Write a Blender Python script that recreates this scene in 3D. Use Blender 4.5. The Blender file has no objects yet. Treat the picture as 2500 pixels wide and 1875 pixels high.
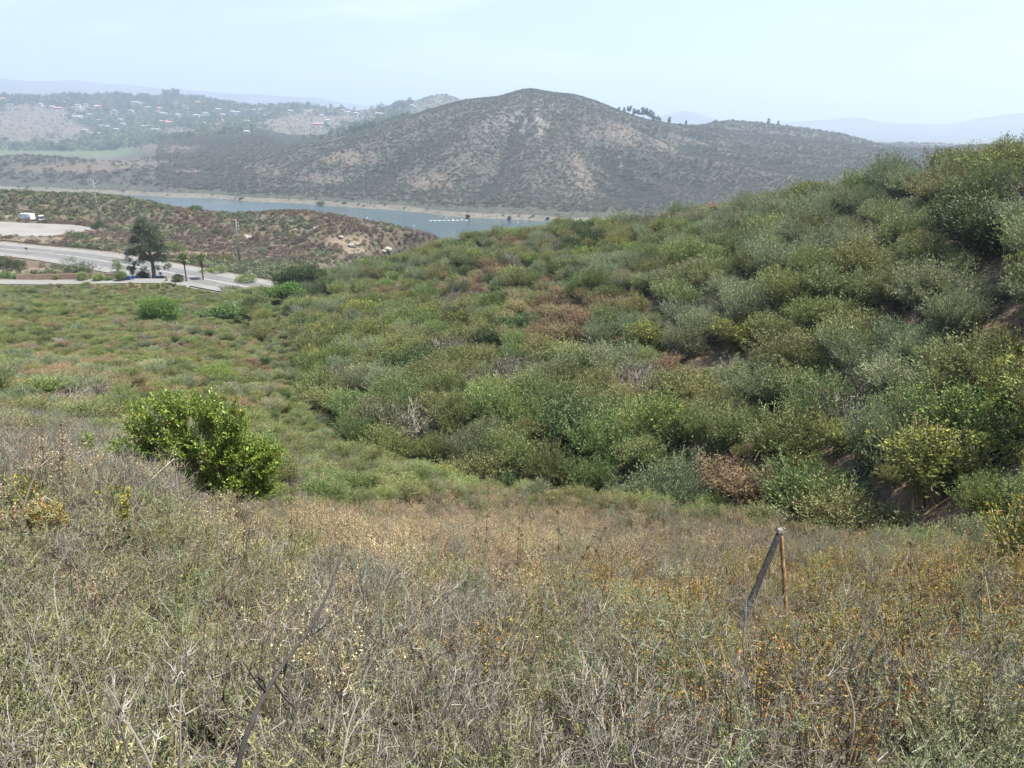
import bpy, math, random
import numpy as np
R = math.radians
random.seed(7); rng = np.random.default_rng(11)
sc = bpy.context.scene
HAZE = .00019
COL = sc.collection
# ------------------------------------------------------------------ camera
F = 1736.0; PITCH = R(20.15); CP, SP = math.cos(PITCH), math.sin(PITCH)
cam = bpy.data.cameras.new('camera'); co = bpy.data.objects.new('camera', cam); COL.objects.link(co)
cam.sensor_width = 36; cam.lens = 36 * F / 2500; cam.clip_start = 0.05; cam.clip_end = 60000
co.location = (0, 0, 0); co.rotation_euler = (math.pi / 2 - PITCH, 0, 0)
sc.camera = co
# ------------------------------------------------------------------ light
SUN_EL, SUN_AZ = R(67), R(88)          # azimuth measured from +Y (view direction) towards +X (right)
w = bpy.data.worlds.new('World'); sc.world = w; w.use_nodes = True
nt = w.node_tree; bg = nt.nodes['Background']
sky = nt.nodes.new('ShaderNodeTexSky'); sky.sky_type = 'NISHITA'; sky.sun_disc = False
sky.sun_elevation = SUN_EL; sky.sun_rotation = SUN_AZ; sky.air_density = 1.0; sky.dust_density = .3; sky.ozone_density = 2.0
tc = nt.nodes.new('ShaderNodeTexCoord'); mp = nt.nodes.new('ShaderNodeMapping'); mp.inputs['Scale'].default_value = (1.3, 1.3, 9)
nz = nt.nodes.new('ShaderNodeTexNoise'); nz.inputs['Scale'].default_value = 2.3; nz.inputs['Detail'].default_value = 7; nz.inputs['Roughness'].default_value = .55
rp = nt.nodes.new('ShaderNodeMapRange'); rp.inputs[1].default_value = .50; rp.inputs[2].default_value = .80; rp.inputs[3].default_value = 0; rp.inputs[4].default_value = .5
mx = nt.nodes.new('ShaderNodeMix'); mx.data_type = 'RGBA'; mx.inputs[7].default_value = (7.5, 8, 8.6, 1)
L = nt.links.new
L(tc.outputs['Generated'], mp.inputs[0]); L(mp.outputs[0], nz.inputs[0]); L(nz.outputs[0], rp.inputs[0]); L(rp.outputs[0], mx.inputs[0])
mw = nt.nodes.new('ShaderNodeMix'); mw.data_type = 'RGBA'; mw.inputs[0].default_value = .58; mw.inputs[7].default_value = (4.7, 5.7, 7.3, 1)
L(sky.outputs[0], mw.inputs[6]); L(mw.outputs[2], mx.inputs[6]); L(mx.outputs[2], bg.inputs[0]); bg.inputs[1].default_value = .068
sl = bpy.data.lights.new('sun', 'SUN'); sl.energy = 5.0; sl.angle = R(.5); sl.color = (1, .955, .88)
so = bpy.data.objects.new('sun', sl); COL.objects.link(so)
so.rotation_euler = (math.pi / 2 - SUN_EL, 0, -SUN_AZ + math.pi)
so.location = (0, 0, 50)
sc.view_settings.view_transform = 'Standard'; sc.view_settings.look = 'None'
sc.view_settings.exposure = 1.36; sc.view_settings.gamma = 1; sc.view_settings.use_curve_mapping = False
sc.cycles.volume_bounces = 0; sc.cycles.max_bounces = 6; sc.cycles.transparent_max_bounces = 8
sc.cycles.diffuse_bounces = 3; sc.cycles.transmission_bounces = 3; sc.cycles.glossy_bounces = 2

# ------------------------------------------------------------------ helpers
def ray(px, py):
    up = 937.5 - py
    return np.array([px - 1250.0, F * CP + up * SP, up * CP - F * SP])
def P(px, py, d):
    v = ray(px, py); return v * d / math.hypot(v[0], v[1])
def proj(p):
    p = np.asarray(p, float); x, y, z = p[..., 0], p[..., 1], p[..., 2]
    f = y * CP - z * SP; u = y * SP + z * CP
    f = np.where(f > .01, f, .01)
    return 1250 + x / f * F, 937.5 - u / f * F
def hsh(ix, iy, s):
    h = (ix.astype(np.int64) * 374761393 + iy.astype(np.int64) * 668265263 + s * 974634777) & 0xffffffff
    h = ((h ^ (h >> 13)) * 1274126177) & 0xffffffff
    return ((h ^ (h >> 16)) & 0xffff) / 32767.5 - 1
def vn(x, y, s=0):
    x = np.asarray(x, float); y = np.asarray(y, float)
    ix = np.floor(x); iy = np.floor(y); fx = x - ix; fy = y - iy
    fx = fx * fx * (3 - 2 * fx); fy = fy * fy * (3 - 2 * fy)
    a = hsh(ix, iy, s); b = hsh(ix + 1, iy, s); c = hsh(ix, iy + 1, s); d = hsh(ix + 1, iy + 1, s)
    return (a * (1 - fx) + b * fx) * (1 - fy) + (c * (1 - fx) + d * fx) * fy
def fbm(x, y, sc_, o=4, s=0, g=.5):
    t = 0; a = 1; n = 0
    for i in range(o):
        t = t + a * vn(x / sc_ + 17.3 * i, y / sc_ - 9.1 * i, s + i); n += a; a *= g; sc_ /= 2.03
    return t / n
def sst(a, b, x):
    t = np.clip((x - a) / (b - a), 0, 1); return t * t * (3 - 2 * t)
def tag(o, label=None, cat=None, group=None, kind=None):
    if label: o['label'] = label
    if cat: o['category'] = cat
    if group: o['group'] = group
    if kind: o['kind'] = kind
    return o
def link(name, mesh, parent=None, loc=None):
    o = bpy.data.objects.new(name, mesh); COL.objects.link(o)
    if parent: o.parent = parent
    if loc is not None: o.location = loc
    return o

# ------------------------------------------------------------------ materials
def newmat(name):
    m = bpy.data.materials.new(name); m.use_nodes = True
    return m, m.node_tree, m.node_tree.nodes['Principled BSDF']
def nd(t, ty, **k):
    n = t.nodes.new(ty)
    for a, b in k.items(): setattr(n, a, b)
    return n
def ramp(t, stops):
    r = nd(t, 'ShaderNodeValToRGB'); e = r.color_ramp.elements
    while len(e) < len(stops): e.new(.5)
    for i, (p, c) in enumerate(stops):
        e[i].position = p; e[i].color = (*c, 1)
    return r
def leafmat(name, stops, rough=.55, spec=.3, trans=.25, jitter=.35, hue=.03):
    """foliage: colour by per-leaf tone, value and hue vary plant by plant"""
    m, t, b = newmat(name); l = t.links.new
    at = nd(t, 'ShaderNodeAttribute', attribute_name='tone'); cr = ramp(t, stops); l(at.outputs['Fac'], cr.inputs[0])
    oi = nd(t, 'ShaderNodeObjectInfo')
    mr = nd(t, 'ShaderNodeMapRange'); mr.inputs[3].default_value = 1 - jitter; mr.inputs[4].default_value = 1 + jitter; l(oi.outputs['Random'], mr.inputs[0])
    m1 = nd(t, 'ShaderNodeMath', operation='MULTIPLY'); m1.inputs[1].default_value = 7.31; l(oi.outputs['Random'], m1.inputs[0])
    m2 = nd(t, 'ShaderNodeMath', operation='FRACT'); l(m1.outputs[0], m2.inputs[0])
    mh = nd(t, 'ShaderNodeMapRange'); mh.inputs[3].default_value = .5 - hue; mh.inputs[4].default_value = .5 + hue; l(m2.outputs[0], mh.inputs[0])
    hs = nd(t, 'ShaderNodeHueSaturation'); l(cr.outputs[0], hs.inputs['Color']); l(mr.outputs[0], hs.inputs['Value']); l(mh.outputs[0], hs.inputs['Hue'])
    l(hs.outputs[0], b.inputs['Base Color']); b.inputs['Roughness'].default_value = rough; b.inputs['Specular IOR Level'].default_value = spec
    tr = nd(t, 'ShaderNodeBsdfTranslucent'); l(hs.outputs[0], tr.inputs[0])
    ms = nd(t, 'ShaderNodeMixShader'); ms.inputs[0].default_value = trans
    l(b.outputs[0], ms.inputs[1]); l(tr.outputs[0], ms.inputs[2]); l(ms.outputs[0], t.nodes['Material Output'].inputs[0])
    return m
def mat(name, col, rough=.7, var=.18, scale=3., metal=0., spec=.4, bump=0.):
    m, t, b = newmat(name); l = t.links.new
    tcn = nd(t, 'ShaderNodeTexCoord'); n = nd(t, 'ShaderNodeTexNoise'); n.inputs['Scale'].default_value = scale; n.inputs['Detail'].default_value = 5
    l(tcn.outputs['Object'], n.inputs[0])
    c = np.array(col); cr = ramp(t, [(.3, tuple(c * (1 - var))), (.7, tuple(np.minimum(c * (1 + var), 1)))])
    l(n.outputs[0], cr.inputs[0]); l(cr.outputs[0], b.inputs['Base Color'])
    b.inputs['Roughness'].default_value = rough; b.inputs['Metallic'].default_value = metal; b.inputs['Specular IOR Level'].default_value = spec
    if bump:
        bp = nd(t, 'ShaderNodeBump'); bp.inputs['Strength'].default_value = bump; l(n.outputs[0], bp.inputs['Height']); l(bp.outputs[0], b.inputs['Normal'])
    return m
def groundmat(name, layers, cell=None, bump=.4, bscale=1., zone=None):
    """layers: [(scale, lo, hi, colour)] mixed one over another by noise; cell=(size, colour, thr): plants seen as specks"""
    m, t, b = newmat(name); l = t.links.new
    tcn = nd(t, 'ShaderNodeTexCoord'); cur = None
    for i, (s, lo, hi, c) in enumerate(layers):
        if cur is None:
            rgb = nd(t, 'ShaderNodeRGB'); rgb.outputs[0].default_value = (*c, 1); cur = rgb.outputs[0]; continue
        n = nd(t, 'ShaderNodeTexNoise'); n.inputs['Scale'].default_value = 1 / s; n.inputs['Detail'].default_value = 8; n.inputs['Roughness'].default_value = .62
        mpn = nd(t, 'ShaderNodeMapping'); mpn.inputs['Location'].default_value = (i * 37.7, i * 11.3, 0); l(tcn.outputs['Object'], mpn.inputs[0]); l(mpn.outputs[0], n.inputs[0])
        mr = nd(t, 'ShaderNodeMapRange', interpolation_type='SMOOTHSTEP'); mr.inputs[1].default_value = lo; mr.inputs[2].default_value = hi; l(n.outputs[0], mr.inputs[0])
        mi = nd(t, 'ShaderNodeMix', data_type='RGBA'); l(mr.outputs[0], mi.inputs[0]); l(cur, mi.inputs[6]); mi.inputs[7].default_value = (*c, 1); cur = mi.outputs[2]
    if zone:
        for an, c in zone:
            at = nd(t, 'ShaderNodeAttribute', attribute_name=an)
            mi = nd(t, 'ShaderNodeMix', data_type='RGBA'); l(at.outputs['Fac'], mi.inputs[0]); l(cur, mi.inputs[6]); mi.inputs[7].default_value = (*c, 1); cur = mi.outputs[2]
    if cell:
        for (size, c, lo, hi) in cell:
            v = nd(t, 'ShaderNodeTexVoronoi'); v.inputs['Scale'].default_value = 1 / size; l(tcn.outputs['Object'], v.inputs[0])
            mr = nd(t, 'ShaderNodeMapRange', interpolation_type='SMOOTHSTEP'); mr.inputs[1].default_value = lo; mr.inputs[2].default_value = hi; mr.inputs[3].default_value = .85; mr.inputs[4].default_value = 0; l(v.outputs[0], mr.inputs[0])
            mi = nd(t, 'ShaderNodeMix', data_type='RGBA'); l(mr.outputs[0], mi.inputs[0]); l(cur, mi.inputs[6]); mi.inputs[7].default_value = (*c, 1); cur = mi.outputs[2]
    l(cur, b.inputs['Base Color']); b.inputs['Roughness'].default_value = .95; b.inputs['Specular IOR Level'].default_value = .15
    n = nd(t, 'ShaderNodeTexNoise'); n.inputs['Scale'].default_value = 1 / bscale; n.inputs['Detail'].default_value = 8; n.inputs['Roughness'].default_value = .7; l(tcn.outputs['Object'], n.inputs[0])
    bp = nd(t, 'ShaderNodeBump'); bp.inputs['Strength'].default_value = bump; bp.inputs['Distance'].default_value = bscale * .5; l(n.outputs[0], bp.inputs['Height']); l(bp.outputs[0], b.inputs['Normal'])
    return m

# ------------------------------------------------------------------ terrain: one height field from surveyed contour lines
O = np.array([0., -8.]); AZ = np.radians(np.linspace(-62, 62, 820)); NA = len(AZ)
Z = lambda px, d, z: ('z', px, d, z)
LAKE = -95.0
def shore(px, py):
    v = ray(px, py); d = LAKE / v[2] * math.hypot(v[0], v[1]); return d
SH = [(-400, 1500), (0, shore(0, 460)), (118, shore(118, 465)), (219, shore(219, 470)), (350, shore(350, 475)), (422, shore(422, 481)), (523, shore(523, 483)),
      (574, shore(574, 485)), (607, shore(607, 492)), (701, shore(701, 494)), (802, shore(802, 502)), (904, shore(904, 509)), (1039, shore(1039, 519)),
      (1089, shore(1089, 528)), (1174, shore(1174, 533)), (1300, shore(1300, 538)), (1352, shore(1352, 543)), (1382, shore(1382, 546)), (1600, 740), (2000, 800), (2500, 850), (2900, 900)]
curves = [
 ([('r', 1, 1.6, .0)], 5), ([('r', 8, -1.75, -.05)], 16), ([('r', 11.2, -3.45, -.10)], 30),
 ([(-600, 1195, 9), (0, 1205, 9), (400, 1250, 9), (800, 1400, 9), (1200, 1450, 9), (1600, 1470, 9), (2000, 1480, 9), (2500, 1490, 9), (3100, 1500, 8)], 40),
 ([(-400, 1140, 12), (0, 1150, 13), (400, 1205, 14), (560, 1290, 17), (700, 1335, 20), (1000, 1270, 30), (1500, 1275, 32), (2000, 1335, 28), (2500, 1400, 20), (2900, 1420, 16)], 24),
 ([(-400, 1020, 30), (0, 1010, 32), (400, 1060, 34), (800, 1120, 42), (1200, 1150, 42), (1600, 1200, 38), (2000, 1270, 32), (2500, 1310, 24), (2900, 1300, 20)], 36),
 ([(-400, 930, 52), (0, 920, 55), (400, 950, 55), (800, 1000, 62), (1200, 1000, 58), (1600, 1030, 50), (2000, 1080, 42), (2500, 1120, 32), (2900, 1130, 27)], 36),
 ([(-400, 820, 95), (0, 810, 98), (400, 830, 98), (640, 815, 112), (800, 860, 95), (1200, 850, 84), (1600, 850, 68), (2000, 860, 56), (2500, 880, 44), (2900, 880, 36)], 36),
 ([(-400, 755, 150), (0, 750, 150), (400, 765, 145), (560, 775, 140), (640, 765, 140), (800, 760, 138), (1200, 720, 115), (1600, 680, 95), (2000, 660, 76), (2500, 640, 58), (2900, 640, 48)], 40),
 ([(-400, 712, 205), (0, 708, 205), (350, 700, 200), (560, 738, 178), (650, 728, 178), (700, 700, 178), (850, 672, 180), (1000, 640, 180), (1080, 612, 180), (1150, 592, 178), (1300, 578, 165), (1400, 568, 150), (1600, 562, 138), (1800, 536, 125),
   (2000, 506, 110), (2150, 486, 100), (2300, 460, 90), (2500, 438, 84), (2900, 385, 75)], 26),
 ([(-400, 690, 222), (0, 686, 220), (350, 686, 208), (560, 718, 190), (650, 724, 187), Z(740, 198, -45), Z(850, 215, -56), Z(1000, 225, -62), Z(1400, 200, -46), Z(2000, 150, -26), Z(2500, 120, -12), Z(2900, 110, -8)], 12),
 ([(-400, 602, 262), (0, 624, 240), (170, 638, 232), (350, 668, 214), (600, 713, 194), (660, 722, 192), Z(740, 215, -50), Z(850, 240, -60), Z(1000, 260, -66), Z(1400, 260, -62), Z(2000, 230, -60), Z(2500, 200, -50), Z(2900, 190, -50)], 12),
 ([(-400, 575, 282), (0, 592, 260), (170, 611, 250), (350, 641, 233), (600, 687, 212), (660, 698, 210), Z(740, 225, -50), Z(850, 252, -61), Z(1000, 280, -66), Z(1400, 280, -64), Z(2000, 250, -64), Z(2500, 220, -54), Z(2900, 210, -54)], 14),
 ([(-400, 566, 292), (0, 578, 278), (250, 583, 276), (400, 618, 262), (600, 660, 240), (740, 660, 245), Z(850, 270, -60), Z(1000, 300, -66), Z(1400, 300, -66), Z(2000, 270, -70), Z(2500, 240, -62), Z(2900, 230, -60)], 18),
 ([(-400, 528, 335), (0, 533, 328), (180, 547, 318), (300, 560, 310), (450, 590, 300), (600, 612, 292), (750, 612, 288), (900, 632, 290), Z(1000, 320, -66), Z(1400, 340, -76), Z(2000, 340, -80), Z(2500, 300, -72), Z(2900, 290, -70)], 26),
 ([(-400, 465, 385), (0, 474, 375), (118, 472, 370), (200, 478, 366), (287, 484, 362), (337, 493, 360), (439, 514, 352), (540, 527, 348), (600, 522, 346), (641, 520, 345), (735, 518, 340), (802, 528, 335), (937, 548, 330), (1005, 568, 325), (1072, 595, 320), Z(1200, 370, -82), Z(1400, 400, -86), Z(2000, 400, -88), Z(2500, 380, -86), Z(2900, 380, -86)], 20),
 ([Z(-400, 480, -90), Z(1250, 470, -93), Z(2900, 470, -92)], 8),
 ([Z(-400, 560, -99), Z(1250, 540, -99), Z(2900, 540, -97)], 8),
 ([Z(a, b - 22, -98.5) for a, b in SH], 8),
 ([Z(a, b, LAKE) for a, b in SH], 10),
 ([Z(a, b + 13, LAKE + 4) for a, b in SH], 30),
 ([(-400, 378, 1650), (0, 384, 1600), (100, 390, 1550), (270, 400, 1420), (371, 404, 1370), (450, 412, 1330), (520, 425, 1250), (600, 440, 1150), (700, 440, 1080), (800, 440, 1040), (1000, 440, 990), (1200, 440, 960), (1400, 460, 940), (1600, 472, 930), (1800, 455, 950), (2000, 430, 1000), (2200, 410, 1100), (2500, 395, 1200), (2900, 390, 1250)], 36),
 ([Z(-400, 1850, -88), Z(0, 1800, -88), Z(270, 1650, -84), (371, 392, 1500), (450, 385, 1480), (520, 385, 1430), (600, 390, 1350), (700, 390, 1260), (800, 372, 1200), (1000, 350, 1150), (1200, 340, 1120), (1400, 355, 1120), (1600, 385, 1120), (1800, 398, 1150), (2000, 392, 1200), (2200, 388, 1260), (2500, 378, 1320), (2900, 370, 1350)], 56),
 ([(-400, 384, 2300), (0, 388, 2250), (170, 395, 2150), (270, 392, 2050), (371, 365, 1900), (450, 348, 1800), (540, 338, 1750), (640, 338, 1650), (700, 368, 1500), (800, 354, 1380), (863, 330, 1350), (937, 309, 1350), (1032, 273, 1380), (1123, 247, 1420), (1225, 237, 1480), (1265, 222, 1500), (1300, 216, 1500), (1338, 226, 1500), (1396, 231, 1500), (1453, 248, 1500), (1504, 267, 1500),
   (1571, 291, 1500), (1622, 301, 1500), (1713, 314, 1520), (1800, 335, 1480), (2000, 352, 1450), (2200, 372, 1420), (2500, 368, 1400), (2900, 360, 1400)], 24),
 ([(-400, 340, 2900), (0, 352, 2800), (170, 352, 2700), (350, 350, 2500), (450, 336, 2250), (540, 327, 2200), (640, 322, 2100), (700, 345, 2000), (800, 338, 1900), Z(863, 1700, -25), Z(937, 1750, -10), Z(1032, 1800, 10), Z(1123, 1800, 20), Z(1300, 1850, 20), Z(1504, 1800, 0), Z(1622, 1750, -15), (1713, 311, 1850), (1740, 300, 1850), (1791, 297, 1850), (1875, 305, 1850), (1940, 312, 1850), (1979, 320, 1850), (2043, 327, 1850),
   (2104, 345, 1850), (2154, 359, 1850), (2239, 367, 1850), (2306, 364, 1850), (2394, 357, 1850), (2500, 352, 1850), (2900, 345, 1850)], 36),
 ([(-400, 285, 3300), (0, 290, 3300), (300, 300, 3200), (500, 290, 3100), (640, 290, 3000), (760, 300, 2900), (863, 300, 2800), (937, 292, 2700), Z(1032, 2600, 30), Z(1123, 2600, 30), Z(1300, 2600, 0), Z(1504, 2600, -60), Z(2900, 2600, -80)], 40),
 ([(-400, 236, 4000), (0, 240, 3900), (100, 244, 3900), (330, 244, 3800), (470, 243, 3800), (540, 257, 3700), (600, 268, 3600), (700, 270, 3500), (760, 265, 3400), (830, 270, 3300), (900, 274, 3200), (960, 269, 3100), (1010, 250, 3000), (1040, 238, 3000), (1082, 226, 3000), (1110, 236, 3000), (1150, 258, 3000), (1250, 290, 3000), Z(1400, 3000, -50), Z(2900, 3000, -90)], 14),
 ([Z(-400, 4700, -90), Z(1250, 4500, -110), Z(2900, 4300, -110)], 8), ([Z(-400, 7500, -110), Z(2900, 7500, -120)], 12),
 ([(-400, 178, 9500), (0, 196, 9500), (200, 204, 9500), (330, 208, 9500), (400, 216, 9500), (600, 228, 9500), (700, 238, 9500), (800, 245, 9500), (950, 262, 9500), (1100, 288, 9500), (1300, 300, 9500), (1500, 300, 9500), (1590, 288, 9500), (1640, 274, 9500), (1680, 268, 9500), (1720, 280, 9500), (1760, 291, 9500), (1850, 299, 9500), (1940, 304, 9500), (2020, 299, 9500), (2090, 291, 9500),
   (2150, 301, 9500), (2200, 305, 9500), (2300, 313, 9500), (2360, 301, 9500), (2420, 285, 9500), (2500, 273, 9500), (2900, 250, 9500)], 10),
 ([Z(-400, 13500, -150), Z(2900, 13500, -150)], 1)]
K = len(curves); RK = np.zeros((K, NA)); ZK = np.zeros((K, NA))
def gsm(a, sig):
    n = int(sig * 3) + 1; k = np.exp(-.5 * (np.arange(-n, n + 1) / sig) ** 2); k /= k.sum()
    return np.convolve(np.pad(a, n, mode='edge'), k, mode='valid')
for k, (pts, _) in enumerate(curves):
    if pts[0][0] == 'r':
        _, r, z, sx = pts[0]; RK[k] = r; ZK[k] = z + sx * np.sin(AZ) * r
        if k == 2: ZK[k] = z + np.where(AZ < 0, -.13 * np.sin(AZ) * r, .02 * np.sin(AZ) * r)
        continue
    q = []
    for p in pts:
        if p[0] == 'z':
            v = ray(p[1], 600); h = math.hypot(v[0], v[1]); x, y, z = v[0] / h * p[2], v[1] / h * p[2], p[3]
        else: x, y, z = P(*p)
        q.append((math.atan2(x - O[0], y - O[1]), math.hypot(x - O[0], y - O[1]), z))
    q.sort(); q = np.array(q)
    sg = 10 if k < 9 else 5 if k < 22 else 3
    RK[k] = gsm(np.interp(AZ, q[:, 0], q[:, 1]), max(sg, 4)); ZK[k] = gsm(np.interp(AZ, q[:, 0], q[:, 2]), sg)
for k in range(1, K): RK[k] = np.maximum(RK[k], RK[k - 1] * 1.015 + .3)
H = np.diff(RK, axis=0); D = np.diff(ZK, axis=0) / H; M = np.zeros_like(ZK)
for k in range(1, K - 1):
    a, b = D[k - 1], D[k]; w1 = 2 * H[k] + H[k - 1]; w2 = H[k] + 2 * H[k - 1]
    ok = a * b > 0
    M[k] = np.where(ok, (w1 + w2) / (w1 / np.where(ok, a, 1) + w2 / np.where(ok, b, 1)), 0)
M[0] = D[0]; M[-1] = D[-1]
rows_r, rows_z, rows_k = [], [], []
for k in range(K - 1):
    n = curves[k][1]
    for i in range(n):
        t = i / n; h00 = 2 * t**3 - 3 * t**2 + 1; h10 = t**3 - 2 * t**2 + t; h01 = -2 * t**3 + 3 * t**2; h11 = t**3 - t**2
        rows_r.append(RK[k] + t * H[k]); rows_z.append(h00 * ZK[k] + h10 * H[k] * M[k] + h01 * ZK[k + 1] + h11 * H[k] * M[k + 1]); rows_k.append(k + t)
rows_r.append(RK[-1]); rows_z.append(ZK[-1]); rows_k.append(K - 1.0)
GR = np.array(rows_r); GZ = np.array(rows_z); GK = np.array(rows_k); NR = len(GK)
GX = O[0] + GR * np.sin(AZ); GY = O[1] + GR * np.cos(AZ); KK = np.repeat(GK[:, None], NA, 1)
def fade(a, b, c, d): return sst(a, b, KK) * (1 - sst(c, d, KK))
DC = np.hypot(GX, GY)
GZ += fade(1, 3, 8.6, 9.2) * np.clip(DC / 60, .1, 1) * 1.1 * fbm(GX, GY, 14, 5, 3)
GZ += fade(2, 5, 10, 11) * np.where(KK < 9.3, 1, 0) * .12 * fbm(GX, GY, 2.2, 3, 9)
_g = np.array([P(2900, 1300, 20), P(2500, 1310, 24), P(2000, 1270, 32), P(1600, 1200, 38), P(1200, 1150, 42), P(870, 1060, 50), P(760, 930, 68), P(640, 812, 110), P(570, 765, 150)])
_b = np.full(GX.shape, 1e9)
for i in range(len(_g) - 1):
    a, ab = _g[i], _g[i + 1] - _g[i]; t_ = np.clip(((GX - a[0]) * ab[0] + (GY - a[1]) * ab[1]) / (ab[0]**2 + ab[1]**2), 0, 1); _b = np.minimum(_b, np.hypot(GX - a[0] - t_ * ab[0], GY - a[1] - t_ * ab[1]))
GZ -= 2.0 * np.exp(-(_b / 3.6)**2) * fade(4.2, 5, 7.6, 8.5)
# small ravines that cut the right-hand hill
u_ = (GX * .55 + GY * .25); GZ -= fade(5.6, 6.6, 8.2, 9) * sst(5, 40, GX) * 1.8 * np.clip(1 - np.abs(fbm(GX * .9 - GY * .35, GX * .18 + GY * .2, 16, 3, 21)) * 4.5, 0, 1)
GZ += fade(14, 14.6, 15.7, 16) * 1.6 * fbm(GX, GY, 30, 4, 5)
mt = fade(20.2, 21.5, 23.6, 25.0); S_ = P(1300, 216, 1500)
th = np.arctan2(GX - S_[0], -(GY - S_[1])); rd = np.hypot(GX - S_[0], GY - S_[1])
px_, py_ = proj(np.stack([GX, GY, GZ], -1))
inM = sst(560, 800, px_)
gul = np.abs(vn(th * 4.2, rd / 500, 31)) * .65 + np.abs(vn(th * 11 + 3, rd / 260, 32)) * .35
GULF = sst(60, 380, rd) * (1 - sst(22.6, 23.0, KK) * .85) * inM
GZ += mt * (GULF * (gul - .42) * 38 + 7 * fbm(GX, GY, 120, 5, 33, .55) * (1 - .7 * sst(22.6, 23, KK)))
GZ += fade(20.3, 21, 21.6, 22.2) * (1 - inM) * 6 * fbm(GX, GY, 90, 4, 41)
GZ += fade(24.2, 25, 25.7, 26.2) * 22 * fbm(GX, GY, 260, 5, 51)
GZ += fade(27.5, 28, 29, 29.2) * 60 * fbm(GX, GY, 900, 4, 61)
GZ += fade(19.5, 20, 20.3, 20.8) * 1.2 * fbm(GX, GY, 25, 3, 71)
def gz(x, y, arr=None):
    x = np.atleast_1d(np.asarray(x, float)); y = np.atleast_1d(np.asarray(y, float))
    A = np.clip((np.arctan2(x - O[0], y - O[1]) - AZ[0]) / (AZ[1] - AZ[0]), 0, NA - 1.001); i = A.astype(int); f = A - i
    r = np.hypot(x - O[0], y - O[1]); out = np.zeros_like(x)
    for s in range(0, len(x), 4000):
        e = slice(s, s + 4000); ii, ff = i[e], f[e]
        rr = GR[:, ii] * (1 - ff) + GR[:, ii + 1] * ff
        j = np.clip((rr < r[e]).sum(0) - 1, 0, NR - 2); n = np.arange(len(ii))
        t = np.clip((r[e] - rr[j, n]) / (rr[j + 1, n] - rr[j, n]), 0, 1); G = GZ if arr is None else arr
        z0 = G[j, ii] * (1 - ff) + G[j, ii + 1] * ff; z1 = G[j + 1, ii] * (1 - ff) + G[j + 1, ii + 1] * ff
        out[e] = z0 * (1 - t) + z1 * t
    return out
DS = np.concatenate([np.arange(2, 60, .25), np.arange(60, 450, 1.), np.geomspace(450, 13000, 900)])
def hit(px, py, dmin=0):
    v = ray(px, py); h = math.hypot(v[0], v[1]); d = DS[DS > dmin]
    z = gz(v[0] / h * d, v[1] / h * d); below = np.nonzero(z >= v[2] / h * d)[0]
    if len(below) == 0: raise ValueError('no ground at %s %s' % (px, py))
    dd = d[below[0]]; return np.array([v[0] / h * dd, v[1] / h * dd, float(z[below[0]])])
def top_at(px, d):
    v = ray(px, 500); h = math.hypot(v[0], v[1]); x, y = v[0] / h * d, v[1] / h * d; return np.array([x, y, float(gz(x, y)[0])])
# --- level the roads and the parking lot into the ground
def seg_path(pts, step=2.5):
    out = []
    pts = np.array(pts); n = len(pts)
    for i in range(n - 1):                                   # Catmull-Rom
        p0, p1, p2, p3 = pts[max(i - 1, 0)], pts[i], pts[i + 1], pts[min(i + 2, n - 1)]
        m = max(2, int(np.linalg.norm(p2 - p1) / step))
        for t in np.arange(m) / m:
            out.append(.5 * (2 * p1 + (p2 - p0) * t + (2 * p0 - 5 * p1 + 4 * p2 - p3) * t * t + (3 * p1 - p0 - 3 * p2 + p3) * t**3))
    out.append(pts[-1]); return np.array(out)
ROAD = seg_path([P(-420, 588, 272), P(-200, 593, 262), P(0, 608, 250), P(170, 625, 241), P(350, 654.5, 223.5), P(480, 678, 212), P(600, 700.5, 203), P(660, 710, 199), P(740, 724, 193)])
ACC = seg_path([P(-400, 688, 218), P(-100, 688, 217), P(0, 688, 216), P(120, 689, 213), P(250, 687, 208), P(330, 685.5, 205), P(400, 686, 203)])
def carve(path, w0, w1, k0, k1, drop=.12):
    global GZ
    sel = (KK > k0) & (KK < k1) & (GX < -40); idx = np.argwhere(sel); x = GX[sel]; y = GY[sel]; best = np.full(len(x), 1e9); zz = np.zeros(len(x))
    for i in range(len(path) - 1):
        a, b = path[i], path[i + 1]; ab = b[:2] - a[:2]; t = np.clip(((x - a[0]) * ab[0] + (y - a[1]) * ab[1]) / (ab @ ab), 0, 1)
        d = np.hypot(x - a[0] - t * ab[0], y - a[1] - t * ab[1]); m = d < best; best[m] = d[m]; zz[m] = (a[2] + t * (b[2] - a[2]))[m]
    f = 1 - sst(w0, w1, best); g = GZ[sel]; GZ[sel] = g * (1 - f) + (zz - drop) * f
carve(ACC, 4.5, 8, 8.6, 11.6); carve(ROAD, 10.5, 16, 9.6, 13.6)
LOT = np.array([P(-420, 572, 290), P(-50, 577, 284), P(60, 578, 280), P(120, 577, 281), P(190, 570, 290), P(232, 561, 300), P(200, 552, 309), P(150, 546, 314), P(80, 543, 317), P(0, 539, 322), P(-420, 534, 340)])
LOTC = LOT.mean(0); _A = np.c_[LOT[:, :2], np.ones(len(LOT))]; LP = np.linalg.lstsq(_A, LOT[:, 2], rcond=None)[0]
def in_poly(x, y, pg):
    c = np.zeros(x.shape, bool); n = len(pg)
    for i in range(n):
        x1, y1 = pg[i][:2]; x2, y2 = pg[(i + 1) % n][:2]
        c ^= ((y1 > y) != (y2 > y)) & (x < (x2 - x1) * (y - y1) / (y2 - y1 + 1e-9) + x1)
    return c
sel = (KK > 12.2) & (KK < 15) & (GX < -60)
LOTBIG = LOTC[:2] + (LOT[:, :2] - LOTC[:2]) * 1.06
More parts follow.
